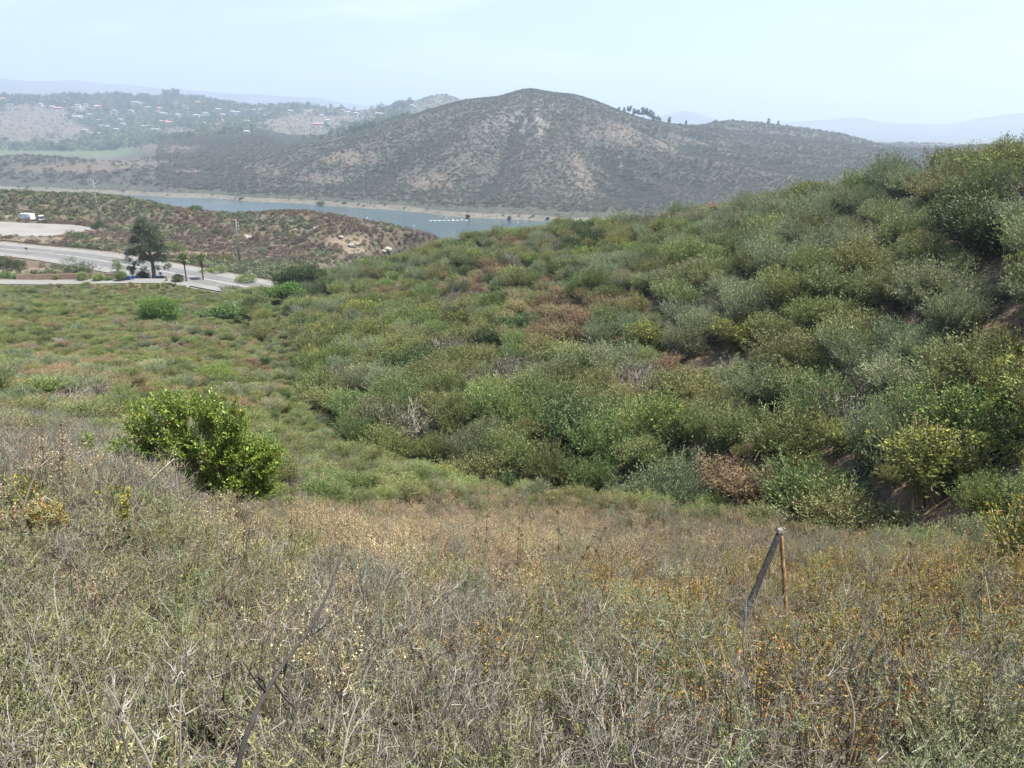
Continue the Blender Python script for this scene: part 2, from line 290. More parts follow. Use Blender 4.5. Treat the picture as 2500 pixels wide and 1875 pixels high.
ins = in_poly(GX, GY, LOTBIG) & sel; GZ[ins] = GX[ins] * LP[0] + GY[ins] * LP[1] + LP[2] - .1
GV = np.stack([GX, GY, GZ], -1); PX, PY = proj(GV)
# ------------------------------------------------------------------ terrain sheets
UP_ = lambda *a: None
gully = np.array([(2900, 1290), (2500, 1290), (2200, 1250), (1600, 1190), (1200, 1140), (860, 1050), (740, 900), (640, 800), (575, 760), (500, 740)])
GU = np.array([P(2900, 1300, 20), P(2500, 1310, 24), P(2000, 1270, 32), P(1600, 1200, 38), P(1200, 1150, 42), P(870, 1060, 50), P(760, 930, 68), P(640, 812, 110), P(570, 765, 150), P(640, 725, 186), P(660, 700, 230)])
def right_of_gully(x, y):
    th_ = np.arctan2(x, y); r_ = np.hypot(x, y)
    ga = np.arctan2(GU[:, 0], GU[:, 1]); gr = np.hypot(GU[:, 0], GU[:, 1]); o_ = np.argsort(ga)
    gd = np.interp(th_, ga[o_], gr[o_]); return (r_ > gd) & (th_ > ga[8] + .0)
RG = right_of_gully(GX, GY)
M_near = groundmat('dry_hill_soil', [(1, 0, 1, (.10, .075, .05)), (.6, .4, .6, (.06, .046, .032)), (.25, .5, .68, (.19, .15, .105)), (3, .5, .7, (.07, .07, .04))], bump=.8, bscale=.15)
M_valley = groundmat('scrub_valley_soil', [(1, 0, 1, (.15, .115, .075)), (6, .4, .6, (.085, .095, .045)), (1.5, .45, .6, (.12, .085, .05)), (.5, .5, .65, (.06, .07, .035))], bump=.9, bscale=.6)
M_hill = groundmat('scrub_hill_soil', [(1, 0, 1, (.12, .088, .06)), (2, .42, .6, (.085, .062, .043)), (.6, .50, .64, (.22, .145, .10))], bump=1., bscale=.5)
M_ridge = groundmat('brown_ridge_soil', [(1, 0, 1, (.105, .080, .060)), (14, .42, .62, (.075, .075, .046)), (3, .45, .62, (.12, .09, .067)), (1.2, .52, .66, (.08, .085, .05))], cell=[(2.6, (.065, .072, .04), .25, .5)], bump=1., bscale=1.5, zone=[('dirt', (.19, .15, .11))])
M_shore = groundmat('pale_lake_shore', [(1, 0, 1, (.125, .12, .10)), (9, .42, .6, (.17, .145, .11)), (3, .45, .62, (.075, .08, .058))], bump=.6, bscale=2)
M_mtn = groundmat('chaparral_mountain', [(1, 0, 1, (.066, .07, .054)), (110, .42, .6, (.074, .069, .056)), (25, .5, .62, (.08, .076, .06)), (9, .5, .62, (.06, .062, .045))], cell=[(6.5, (.04, .05, .032), .22, .45), (11, (.05, .06, .035), .15, .4)], bump=1., bscale=7, zone=[('field', (.09, .125, .06)), ('dirt', (.125, .10, .08)), ('green', (.058, .066, .046)), ('rock', (.22, .205, .18))])
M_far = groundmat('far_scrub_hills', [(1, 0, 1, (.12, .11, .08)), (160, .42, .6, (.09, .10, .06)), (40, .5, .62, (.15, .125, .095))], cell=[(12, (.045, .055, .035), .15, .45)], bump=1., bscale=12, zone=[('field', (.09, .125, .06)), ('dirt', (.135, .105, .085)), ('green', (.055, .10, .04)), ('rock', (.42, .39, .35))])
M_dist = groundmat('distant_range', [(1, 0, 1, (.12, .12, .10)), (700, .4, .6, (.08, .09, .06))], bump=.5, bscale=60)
def blob(cx, cy, rx, ry, soft=.5, n=None):
    """a patch of ground of another colour, at the place where those pixels look"""
    q = np.hypot((PX - cx) / rx, (PY - cy) / ry)
    if n is not None: q = q + n
    return 1 - sst(1 - soft, 1 + soft, q)
NZ1 = .5 * fbm(GX, GY, 60, 4, 91); NZ2 = .5 * fbm(GX, GY, 14, 4, 92)
dirt = np.zeros_like(GX); green = np.zeros_like(GX); field = np.zeros_like(GX); rock = np.zeros_like(GX)
FR = (KK > 20) & (KK < 26.5)
gf = GULF / 1.0
green += np.where((KK > 20.5) & (KK < 26) & (PX > 560), sst(.33, .12, gul) * .9 * np.clip(GULF, 0, 1), 0)
dirt += np.where((KK > 20.5) & (KK < 24) & (PX > 560), sst(.45, .75, gul) * .25 * np.clip(GULF, 0, 1), 0)
for b_ in [(1430, 400, 30, 80, .5), (1700, 350, 110, 8, .5), (1500, 330, 60, 30, .7), (640, 420, 60, 18, .7), (800, 440, 60, 12, .6), (1040, 440, 60, 18, .7), (850, 385, 60, 14, .6), (1640, 345, 40, 30, .5)]:
    dirt += np.where((KK > 20) & (KK < 25), .8 * blob(*b_, n=NZ2), 0)
for b_ in [(1290, 285, 35, 45, .6), (1355, 262, 22, 14, .5), (1250, 300, 60, 30, .7), (1490, 350, 14, 40, .5), (1512, 400, 8, 34, .5), (1320, 310, 20, 30, .7), (1010, 330, 24, 12, .6), (1390, 470, 12, 20, .6)]:
    rock += np.where(FR, .42 * blob(*b_, n=NZ2) * sst(-.05, .2, fbm(GX, GY, 7, 3, 93)), 0)
for b_ in [(90, 356, 240, 9, .5), (240, 372, 60, 12, .5), (270, 360, 50, 22, .5), (100, 372, 220, 9, .5)]:
    field += np.where((KK > 21.9) & (KK < 24.5) & (PX < 520), 1.0 * blob(*b_, n=NZ1 * .5), 0)
for b_ in [(50, 300, 150, 50, .5), (700, 305, 100, 30, .6), (850, 290, 80, 25, .7), (420, 290, 40, 14, .5), (420, 320, 130, 12, .6)]:
    dirt += np.where((KK > 23.5) & (KK < 26.5), .45 * blob(*b_, n=NZ1 * .5), 0)
for b_ in [(70, 376, 34, 2, .4), (160, 382, 30, 2, .4), (220, 384, 14, 1.6, .4), (150, 350, 100, 2.4, .4), (420, 327, 50, 5, .5), (150, 412, 120, 10, .7), (300, 400, 110, 14, .7), (460, 418, 30, 5, .5), (420, 362, 60, 12, .7), (345, 395, 60, 3, .5)]:
    dirt += np.where((KK > 20) & (KK < 25), 1.0 * blob(*b_, n=NZ2), 0)
for b_ in [(20, 660, 150, 6, .6), (120, 586, 190, 8, .6), (300, 620, 130, 7, .6), (100, 694, 260, 3, .5), (200, 640, 60, 8, .6), (590, 712, 70, 5, .6), (620, 720, 60, 10, .5), (430, 620, 140, 4, .6), (860, 612, 30, 9, .5), (850, 590, 50, 10, .6), (220, 565, 60, 8, .6), (0, 530, 100, 4, .6)]:
    dirt += np.where((KK > 9) & (KK < 15.6), .9 * blob(*b_, n=NZ2), 0)
for an in (dirt, green, rock, field): np.clip(an, 0, 1, out=an)
def sheet(name, mask, m, label):
    ys, xs = np.nonzero(mask[:-1, :-1]); v00 = ys * NA + xs; q = np.stack([v00, v00 + 1, v00 + NA + 1, v00 + NA], 1)
    u, inv = np.unique(q, return_inverse=True); q = inv.reshape(-1, 4)
    me = bpy.data.meshes.new(name); me.vertices.add(len(u)); me.vertices.foreach_set('co', GV.reshape(-1, 3)[u].ravel().astype('f'))
    me.loops.add(q.size); me.loops.foreach_set('vertex_index', q.ravel().astype('i')); me.polygons.add(len(q))
    me.polygons.foreach_set('loop_start', np.arange(0, q.size, 4, dtype='i')); me.polygons.foreach_set('loop_total', np.full(len(q), 4, 'i'))
    me.update(calc_edges=True); me.validate()
    for n_, a_ in (('dirt', dirt), ('green', green), ('rock', rock), ('field', field)):
        at = me.attributes.new(n_, 'FLOAT', 'POINT'); at.data.foreach_set('value', a_.ravel()[u].astype('f'))
    me.polygons.foreach_set('use_smooth', np.ones(len(q), bool)); me.materials.append(m)
    if np.mean([p.normal.z for p in me.polygons[:50]]) < 0: me.flip_normals()
    return tag(link(name, me), label, kind='structure')
kf = KK
sheet('hillside', kf < 5, M_near, 'dry brushy slope falling away below the viewer')
sheet('valley', (kf >= 5) & (kf < 10) & ~RG, M_valley, 'broad green and brown scrub valley side on the left')
sheet('hill', (kf >= 5) & (kf < 10) & RG, M_hill, 'steep scrub-covered hill on the right')
sheet('ridge', (kf >= 10) & (kf < 16), M_ridge, 'low brown ridge and road bench between valley and lake')
sheet('shoreline', (kf >= 16) & (kf < 20), M_shore, 'pale bare bank around the lake')
sheet('mountain', (kf >= 20) & (kf < 24), M_mtn, 'rounded chaparral mountain across the lake')
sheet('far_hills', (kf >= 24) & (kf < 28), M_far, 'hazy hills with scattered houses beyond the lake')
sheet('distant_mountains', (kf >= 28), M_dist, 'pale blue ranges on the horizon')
# ------------------------------------------------------------------ lake
m, t, b = newmat('lake_water'); l = t.links.new
b.inputs['Base Color'].default_value = (.03, .05, .05, 1); b.inputs['Roughness'].default_value = .12; b.inputs['IOR'].default_value = 1.33
tcn = nd(t, 'ShaderNodeTexCoord'); n1 = nd(t, 'ShaderNodeTexNoise'); n1.inputs['Scale'].default_value = .9; n1.inputs['Detail'].default_value = 6
n2 = nd(t, 'ShaderNodeTexNoise'); n2.inputs['Scale'].default_value = .012; n2.inputs['Detail'].default_value = 4
l(tcn.outputs['Object'], n1.inputs[0]); l(tcn.outputs['Object'], n2.inputs[0]); bp = nd(t, 'ShaderNodeBump'); bp.inputs['Strength'].default_value = .55; bp.inputs['Distance'].default_value = .5
l(n1.outputs[0], bp.inputs['Height']); l(bp.outputs[0], b.inputs['Normal'])
mr = nd(t, 'ShaderNodeMapRange'); mr.inputs[1].default_value = .35; mr.inputs[2].default_value = .65; mr.inputs[3].default_value = .06; mr.inputs[4].default_value = .34; l(n2.outputs[0], mr.inputs[0]); l(mr.outputs[0], b.inputs['Roughness'])
xs = np.linspace(-1900, 900, 80); ys = np.linspace(500, 1700, 40)
vs = [(x, y, LAKE) for y in ys for x in xs]; nx = len(xs)
me = bpy.data.meshes.new('lake'); me.from_pydata(vs, [], [(j * nx + i, j * nx + i + 1, (j + 1) * nx + i + 1, (j + 1) * nx + i) for j in range(len(ys) - 1) for i in range(nx - 1)])
# keep only water that lies in the basin
import bmesh
bm = bmesh.new(); bm.from_mesh(me); zc = gz([f.calc_center_median().x for f in bm.faces], [f.calc_center_median().y for f in bm.faces])
cs = [f.calc_center_median() for f in bm.faces]; dd_ = np.array([math.hypot(c.x, c.y) for c in cs]); pxs = np.array([1250 + c.x / max(c.y * CP - c.z * SP, 1) * F for c in cs])
shd = np.interp(pxs, [a for a, b_ in SH], [b_ for a, b_ in SH]) + 60
bmesh.ops.delete(bm, geom=[f for f, z, d, s in zip(list(bm.faces), zc, dd_, shd) if d > s or z > LAKE + 9], context='FACES'); bm.to_mesh(me); bm.free()
me.materials.append(m); tag(link('lake', me), 'calm grey-blue lake below the mountain', kind='structure')
# ------------------------------------------------------------------ roads
def ribbon(name, path, o0, o1, dz, m, label=None, kind='structure', parent=None, dash=None, thick=.0):
    path = np.asarray(path); tg = np.gradient(path[:, :2], axis=0); tg /= np.linalg.norm(tg, axis=1)[:, None]; nr = np.c_[tg[:, 1], -tg[:, 0]]
    v, f = [], []; n = len(path)
    for i in range(n):
        for o in (o0, o1): v.append((path[i, 0] + nr[i, 0] * o, path[i, 1] + nr[i, 1] * o, path[i, 2] + dz))
    for i in range(n - 1):
        if dash and (i % dash[0]) >= dash[1]: continue
        f.append((2 * i, 2 * i + 1, 2 * i + 3, 2 * i + 2))
    me = bpy.data.meshes.new(name); me.from_pydata(v, [], f); me.materials.append(m); me.update()
    if me.polygons[0].normal.z < 0: me.flip_normals()
    o = link(name, me, parent); 
    if kind: tag(o, label, kind=kind)
    return o
A_conc = mat('pale_concrete', (.155, .15, .14), .9, .12, .4, bump=.1); A_asph = mat('worn_asphalt', (.105, .104, .10), .9, .15, .3, bump=.1)
A_lt = mat('sun_bleached_asphalt', (.16, .155, .145), .9, .12, .15); A_line = mat('faded_white_paint', (.27, .26, .245), .7, .08, 1.); A_lot = mat('grey_gravel', (.17, .16, .148), .95, .15, .12, bump=.3)
ribbon('road', ROAD, -9.3, 9.3, .05, A_lt, 'pale two-lane road crossing the left side of the valley')
ribbon('road_shoulder', ROAD, -9.2, -5.6, .075, A_conc, 'pale far shoulder of the main road')
ribbon('road_shoulder', ROAD, 5.6, 9.2, .075, A_conc, 'pale near shoulder of the main road')
ribbon('road_lane', ROAD, -5.2, -.8, .075, A_asph, 'dark far lane of the main road'); ribbon('road_lane', ROAD, .6, 5.1, .075, A_asph, 'dark near lane of the main road')
ribbon('road_marking', ROAD, -.35, .1, .10, A_line, 'white line along the middle of the main road')
ribbon('road_marking', ROAD, -5.45, -5.2, .10, A_line, 'white edge line on the far side of the main road'); ribbon('road_marking', ROAD, 5.15, 5.4, .10, A_line, 'white edge line on the near side of the main road')
ribbon('access_road', ACC, -2.8, 2.8, .04, A_lt, 'narrow pale access road below the main road')
me = bpy.data.meshes.new('parking_lot'); c2 = LOTC[:2]
v = [(c2[0], c2[1], 0)] + [(p[0], p[1], 0) for p in seg_path(np.c_[LOT[:, :2], LOT[:, 0] * 0], 6)]; v = [(x, y, x * LP[0] + y * LP[1] + LP[2] + .03) for x, y, z in v]
n = len(v) - 1; me.from_pydata(v, [], [(0, i + 1, (i + 1) % n + 1) for i in range(n)]); me.materials.append(A_lot); me.update()
if me.polygons[0].normal.z < 0: me.flip_normals()
tag(link('parking_lot', me), 'flat grey gravel lot beside the road', kind='structure')

# ------------------------------------------------------------------ mesh collector
def unit(a): return a / np.maximum(np.linalg.norm(a, axis=-1, keepdims=True), 1e-9)
class G:
    def __init__(s): s.v, s.f, s.m, s.t, s.n = [], [], [], [], 0
    def add(s, v, f, mi=0, tone=None):
        v = np.asarray(v, float).reshape(-1, 3); f = np.asarray(f, int)
        s.v.append(v); s.t.append(np.full(len(v), .5) if tone is None else np.broadcast_to(np.asarray(tone, float), (len(v),)))
        if f.shape[1] == 3: f = np.c_[f, np.full(len(f), -1 - s.n)]
        s.f.append(f + s.n); s.m.append(np.full(len(f), mi)); s.n += len(v); return s
    def leaves(s, pos, dr, ln, wd, mi=0, tone=None, roll=None, bend=.0):
        """diamond leaf, folded along its middle"""
        n = len(pos); dr = unit(dr); a = unit(np.cross(dr, rng.normal(size=(n, 3)) + np.array([0, 0, .6]))); nn = np.cross(dr, a)
        ln = np.broadcast_to(ln, n)[:, None]; wd = np.broadcast_to(wd, n)[:, None]
        m_ = pos + dr * ln * .5 + nn * wd * .25
        v = np.stack([pos, m_ + a * wd * .5, pos + dr * ln - nn * ln * bend, m_ - a * wd * .5], 1).reshape(-1, 3)
        i = np.arange(n) * 4; f = np.stack([i, i + 1, i + 2, i + 3], 1)
        tone = rng.random(n) if tone is None else np.broadcast_to(tone, n); return s.add(v, f, mi, np.repeat(tone, 4))
    def stems(s, pts, rad, mi=0, tone=None, sides=3):
        """pts [N,S,3] polylines, rad [S] or [N,S]"""
        N, S, _ = pts.shape; rad = np.asarray(rad, float)
        if rad.ndim == 1 and len(rad) != S: rad = np.interp(np.linspace(0, 1, S), np.linspace(0, 1, len(rad)), rad)
        rad = np.broadcast_to(rad, (N, S)); d = unit(np.gradient(pts, axis=1)); up = np.where(np.abs(d[..., 2:3]) > .9, np.array([1., 0, 0]), np.array([0, 0, 1.]))
        a = unit(np.cross(d, up)); b_ = np.cross(d, a); an = np.arange(sides) * 2 * math.pi / sides
        v = pts[:, :, None] + rad[..., None, None] * (np.cos(an)[:, None] * a[:, :, None] + np.sin(an)[:, None] * b_[:, :, None])
        idx = np.arange(N * S * sides).reshape(N, S, sides); nx = np.roll(idx, -1, 2)
        f = np.stack([idx[:, :-1], nx[:, :-1], nx[:, 1:], idx[:, 1:]], -1).reshape(-1, 4)
        tone = rng.random(N) if tone is None else np.broadcast_to(tone, N); return s.add(v.reshape(-1, 3), f, mi, np.repeat(tone, S * sides))
    def box(s, c, sz, mi=0, rz=0., taper=0.):
        x, y, z = np.array(sz) / 2; t_ = 1 - taper
        v = np.array([(-x, -y, -z), (x, -y, -z), (x, y, -z), (-x, y, -z), (-x * t_, -y * t_, z), (x * t_, -y * t_, z), (x * t_, y * t_, z), (-x * t_, y * t_, z)])
        ca, sa = math.cos(rz), math.sin(rz); v = np.c_[v[:, 0] * ca - v[:, 1] * sa, v[:, 0] * sa + v[:, 1] * ca, v[:, 2]] + np.array(c)
        return s.add(v, [(0, 3, 2, 1), (4, 5, 6, 7), (0, 1, 5, 4), (1, 2, 6, 5), (2, 3, 7, 6), (3, 0, 4, 7)], mi)
    def cyl(s, p0, p1, r0, r1, sides=8, mi=0, caps=True):
        p0, p1 = np.array(p0, float), np.array(p1, float); d = unit(p1 - p0); a = unit(np.cross(d, [0, 0, 1.] if abs(d[2]) < .9 else [1., 0, 0])); b_ = np.cross(d, a)
        an = np.arange(sides) * 2 * math.pi / sides; ring = np.cos(an)[:, None] * a + np.sin(an)[:, None] * b_
        v = np.r_[p0 + ring * r0, p1 + ring * r1, [p0], [p1]]; i = np.arange(sides); j = (i + 1) % sides
        s.add(v, np.stack([i, j, j + sides, i + sides], 1), mi)
        if caps:
            base = s.n - len(v); s.f.append(np.stack([j + base, i + base, i * 0 + 2 * sides + base, i * 0 - 1], 1)); s.m.append(np.full(sides, mi))
            s.f.append(np.stack([i + sides + base, j + sides + base, i * 0 + 2 * sides + 1 + base, i * 0 - 1], 1)); s.m.append(np.full(sides, mi))
        return s
    def mesh(s, name, mats, smooth=False):
        v = np.concatenate(s.v); f = np.concatenate(s.f); mi = np.concatenate(s.m); tri = f[:, 3] < 0
        me = bpy.data.meshes.new(name); me.vertices.add(len(v)); me.vertices.foreach_set('co', v.ravel().astype('f'))
        tot = np.where(tri, 3, 4); st = np.concatenate([[0], np.cumsum(tot)[:-1]])
        keep = np.ones(f.shape, bool); keep[tri, 3] = False
        me.loops.add(int(tot.sum())); me.loops.foreach_set('vertex_index', f[keep].astype('i'))
        me.polygons.add(len(f)); me.polygons.foreach_set('loop_start', st.astype('i')); me.polygons.foreach_set('loop_total', tot.astype('i'))
        me.polygons.foreach_set('material_index', mi.astype('i')); me.polygons.foreach_set('use_smooth', np.full(len(f), smooth))
        at = me.attributes.new('tone', 'FLOAT', 'POINT'); at.data.foreach_set('value', np.concatenate(s.t).astype('f'))
        for m_ in (mats if isinstance(mats, (list, tuple)) else [mats]): me.materials.append(m_)
        me.update(calc_edges=True); return me
    def join(s, o, mi):
        for v, t_ in zip(o.v, o.t): s.v.append(v); s.t.append(t_)
        for f in o.f: s.f.append(np.where(f < 0, f, f + s.n) if (f < 0).any() else f + s.n)
        for m_ in o.m: s.m.append(np.full(len(m_), mi))
        s.n += o.n; return s
# ------------------------------------------------------------------ instancing for what nobody could count
def protos(name, meshes):
    c = bpy.data.collections.new(name)
    for i, me in enumerate(meshes): c.objects.link(bpy.data.objects.new('%s_%03d' % (name, i), me))
    return c
def scatter(name, coll, pos, rot, scl, idx, label, cat):
    me = bpy.data.meshes.new(name); me.vertices.add(len(pos)); me.vertices.foreach_set('co', np.asarray(pos, 'f').ravel())
    for n_, a_, ty in (('rot', rot, 'FLOAT_VECTOR'), ('scl', scl, 'FLOAT_VECTOR')):
        at = me.attributes.new(n_, ty, 'POINT'); at.data.foreach_set('vector', np.asarray(a_, 'f').ravel())
    at = me.attributes.new('idx', 'INT', 'POINT'); at.data.foreach_set('value', np.asarray(idx, 'i'))
    ng = bpy.data.node_groups.new(name, 'GeometryNodeTree'); ng.interface.new_socket('Geometry', in_out='INPUT', socket_type='NodeSocketGeometry'); ng.interface.new_socket('Geometry', in_out='OUTPUT', socket_type='NodeSocketGeometry')
    N = ng.nodes.new; gi, go = N('NodeGroupInput'), N('NodeGroupOutput'); ip = N('GeometryNodeInstanceOnPoints'); ci = N('GeometryNodeCollectionInfo')
    ci.inputs[0].default_value = coll; ci.inputs[1].default_value = True; ci.inputs[2].default_value = True
    def na(n_, ty): q = N('GeometryNodeInputNamedAttribute'); q.data_type = ty; q.inputs[0].default_value = n_; return q.outputs[0]
    lk = ng.links.new; lk(gi.outputs[0], ip.inputs['Points']); lk(ci.outputs[0], ip.inputs['Instance']); ip.inputs['Pick Instance'].default_value = True
    lk(na('idx', 'INT'), ip.inputs['Instance Index']); er = N('FunctionNodeEulerToRotation'); lk(na('rot', 'FLOAT_VECTOR'), er.inputs[0]); lk(er.outputs[0], ip.inputs['Rotation']); lk(na('scl', 'FLOAT_VECTOR'), ip.inputs['Scale'])
    lk(ip.outputs[0], go.inputs[0]); o = link(name, me); md = o.modifiers.new('scatter', 'NODES'); md.node_group = ng
    return tag(o, label, cat, kind='stuff')
def sample_cells(mask, dens, n=None):
    """random points on terrain cells; dens = plants per m2 (array) -> xyz, indices"""
    a = (GX[1:, :-1] - GX[:-1, :-1]); b_ = (GY[1:, :-1] - GY[:-1, :-1]); c = (GX[:-1, 1:] - GX[:-1, :-1]); d = (GY[:-1, 1:] - GY[:-1, :-1])
    ar = np.abs(a * d - b_ * c) * mask[:-1, :-1] * np.broadcast_to(dens, GX.shape)[:-1, :-1]
    tot = ar.sum(); n = int(tot) if n is None else n; cs = np.cumsum(ar.ravel()); k = np.searchsorted(cs, rng.random(n) * cs[-1]); j, i = np.divmod(k, NA - 1)
    u, v = rng.random(n)[:, None], rng.random(n)[:, None]
    p = GV[j, i] * (1 - u) * (1 - v) + GV[j, i + 1] * u * (1 - v) + GV[j + 1, i] * (1 - u) * v + GV[j + 1, i + 1] * u * v
    return p, j, i
# ------------------------------------------------------------------ leaf and bark materials
Lf = {
 'sage': leafmat('grey_green_sage_leaf', [(0, (.115, .15, .06)), (.5, (.205, .24, .10)), (1, (.35, .36, .19))], jitter=.25),
 'sagey': leafmat('yellow_green_sage_leaf', [(0, (.14, .165, .05)), (.5, (.25, .26, .08)), (1, (.40, .37, .15))], jitter=.25),
 'scrub': leafmat('olive_scrub_leaf', [(0, (.10, .125, .04)), (.6, (.17, .195, .065)), (1, (.27, .29, .12))], jitter=.22),
 'greyscrub': leafmat('silvery_scrub_leaf', [(0, (.12, .145, .068)), (.6, (.20, .235, .115)), (1, (.30, .33, .18))], jitter=.25),
 'green': leafmat('fresh_green_leaf', [(0, (.09, .125, .036)), (.6, (.165, .215, .065)), (1, (.28, .32, .12))], jitter=.3),
 'yellow': leafmat('yellow_green_leaf', [(0, (.085, .11, .03)), (.6, (.145, .18, .045)), (.86, (.21, .245, .055)), (.93, (.31, .36, .06)), (1, (.40, .42, .08))], jitter=.25),
 'dark': leafmat('dark_green_leaf', [(0, (.045, .07, .025)), (.6, (.075, .11, .038)), (1, (.125, .17, .065))], jitter=.22, spec=.2, rough=.6),
 'brown': leafmat('rusty_buckwheat_leaf', [(0, (.13, .095, .045)), (.5, (.21, .155, .08)), (1, (.29, .23, .13))], jitter=.25),
 'cream': leafmat('dry_cream_flower', [(0, (.20, .11, .05)), (.45, (.32, .23, .115)), (1, (.66, .58, .39))], jitter=.2),
 'orange': leafmat('yellow_orange_leaf', [(0, (.09, .12, .025)), (.35, (.21, .21, .045)), (.65, (.37, .22, .05)), (.85, (.38, .14, .04)), (1, (.52, .42, .16))], jitter=.2),
 'rust': leafmat('rust_red_leaf', [(0, (0.171, 0.080, 0.045)), (.6, (0.299, 0.138, 0.078)), (1, (0.408, 0.227, 0.126))], jitter=.2),
 'straw': leafmat('dry_straw', [(0, (.20, .17, .10)), (.6, (.32, .28, .18)), (1, (.48, .43, .3))], jitter=.2),
 'chap': leafmat('chaparral_leaf', [(0, (.072, .082, .054)), (1, (.125, .135, .09))], jitter=.3),
 'chapd': leafmat('dark_chaparral_leaf', [(0, (.056, .066, .042)), (1, (.10, .112, .07))], jitter=.3),
 'mauve': leafmat('mauve_brown_scrub_leaf', [(0, (.09, .068, .052)), (1, (.16, .12, .09))], jitter=.3),
 'ridgegreen': leafmat('dusty_olive_leaf', [(0, (.07, .078, .042)), (1, (.14, .145, .085))], jitter=.3),
 'vivid': leafmat('vivid_green_leaf', [(0, (.06, .12, .025)), (.5, (.12, .22, .045)), (1, (.22, .33, .07))], jitter=.06, hue=.008),
 'gum': leafmat('gum_tree_leaf', [(0, (.045, .062, .03)), (.5, (.085, .112, .052)), (1, (.17, .20, .10))], jitter=.05, hue=.005, spec=.4),
 'glossy': leafmat('glossy_sumac_leaf', [(0, (.09, .13, .022)), (.5, (.19, .275, .04)), (.9, (.32, .40, .07)), (.93, (.42, .20, .06)), (1, (.45, .16, .06))], rough=.36, spec=.45, jitter=.05, hue=.0),
}
Bk = {'grey': leafmat('grey_dead_twig', [(0, (.065, .055, .043)), (.5, (.15, .135, .11)), (1, (.31, .285, .24))], rough=.8, spec=.2, trans=0, jitter=.15, hue=.01),
      'brown': leafmat('brown_twig', [(0, (.13, .095, .045)), (.5, (.21, .155, .08)), (1, (.29, .23, .13))], rough=.85, spec=.2, trans=0, jitter=.2, hue=.01)}
def rdir(n, zmin=-.1):
    z = rng.uniform(zmin, 1, n); a = rng.uniform(0, 2 * math.pi, n); r = np.sqrt(1 - z * z); return np.c_[r * np.cos(a), r * np.sin(a), z]
def curve_stems(n, h, spread, wob=.05, S=5, base=.1, lo=.6):
    """stems rising from a small base and leaning outwards"""
    a = rng.uniform(0, 2 * math.pi, n); k = np.sqrt(rng.random(n)); b0 = np.c_[np.cos(a), np.sin(a)] * (k * base)[:, None]; b1 = np.c_[np.cos(a), np.sin(a)] * (k * spread)[:, None]
    hh = h * rng.uniform(lo, 1, n) * (1 - .25 * k * k); t_ = np.linspace(0, 1, S)
    xy = b0[:, None] + b1[:, None] * (t_ ** 1.4)[None, :, None]; z = hh[:, None] * (t_ ** .85)[None]
    p = np.concatenate([xy, z[..., None]], -1); p[:, 1:] += rng.normal(size=(n, S - 1, 3)) * wob * h * t_[1:, None]; return p
def along(pts, per, t0=.3, t1=1.):
    N, S, _ = pts.shape; t_ = rng.uniform(t0, t1, (N, per)) * (S - 1); i = np.clip(t_.astype(int), 0, S - 2); f = (t_ - i)[..., None]; n = np.arange(N)[:, None]
    p = pts[n, i] * (1 - f) + pts[n, i + 1] * f; d = unit(pts[n, i + 1] - pts[n, i]); return p.reshape(-1, 3), d.reshape(-1, 3)
def sidetwigs(pts, per, ln, t0=.3, t1=.95, S=3, up=.6):
    p, d = along(pts, per, t0, t1); q = unit(d * up + rng.normal(size=d.shape) * .55); L_ = ln * rng.uniform(.5, 1.2, len(p))[:, None]
    return np.stack([p, p + q * L_ * .5 + rng.normal(size=p.shape) * ln * .08, p + unit(q + [0, 0, .35]) * L_], 1)
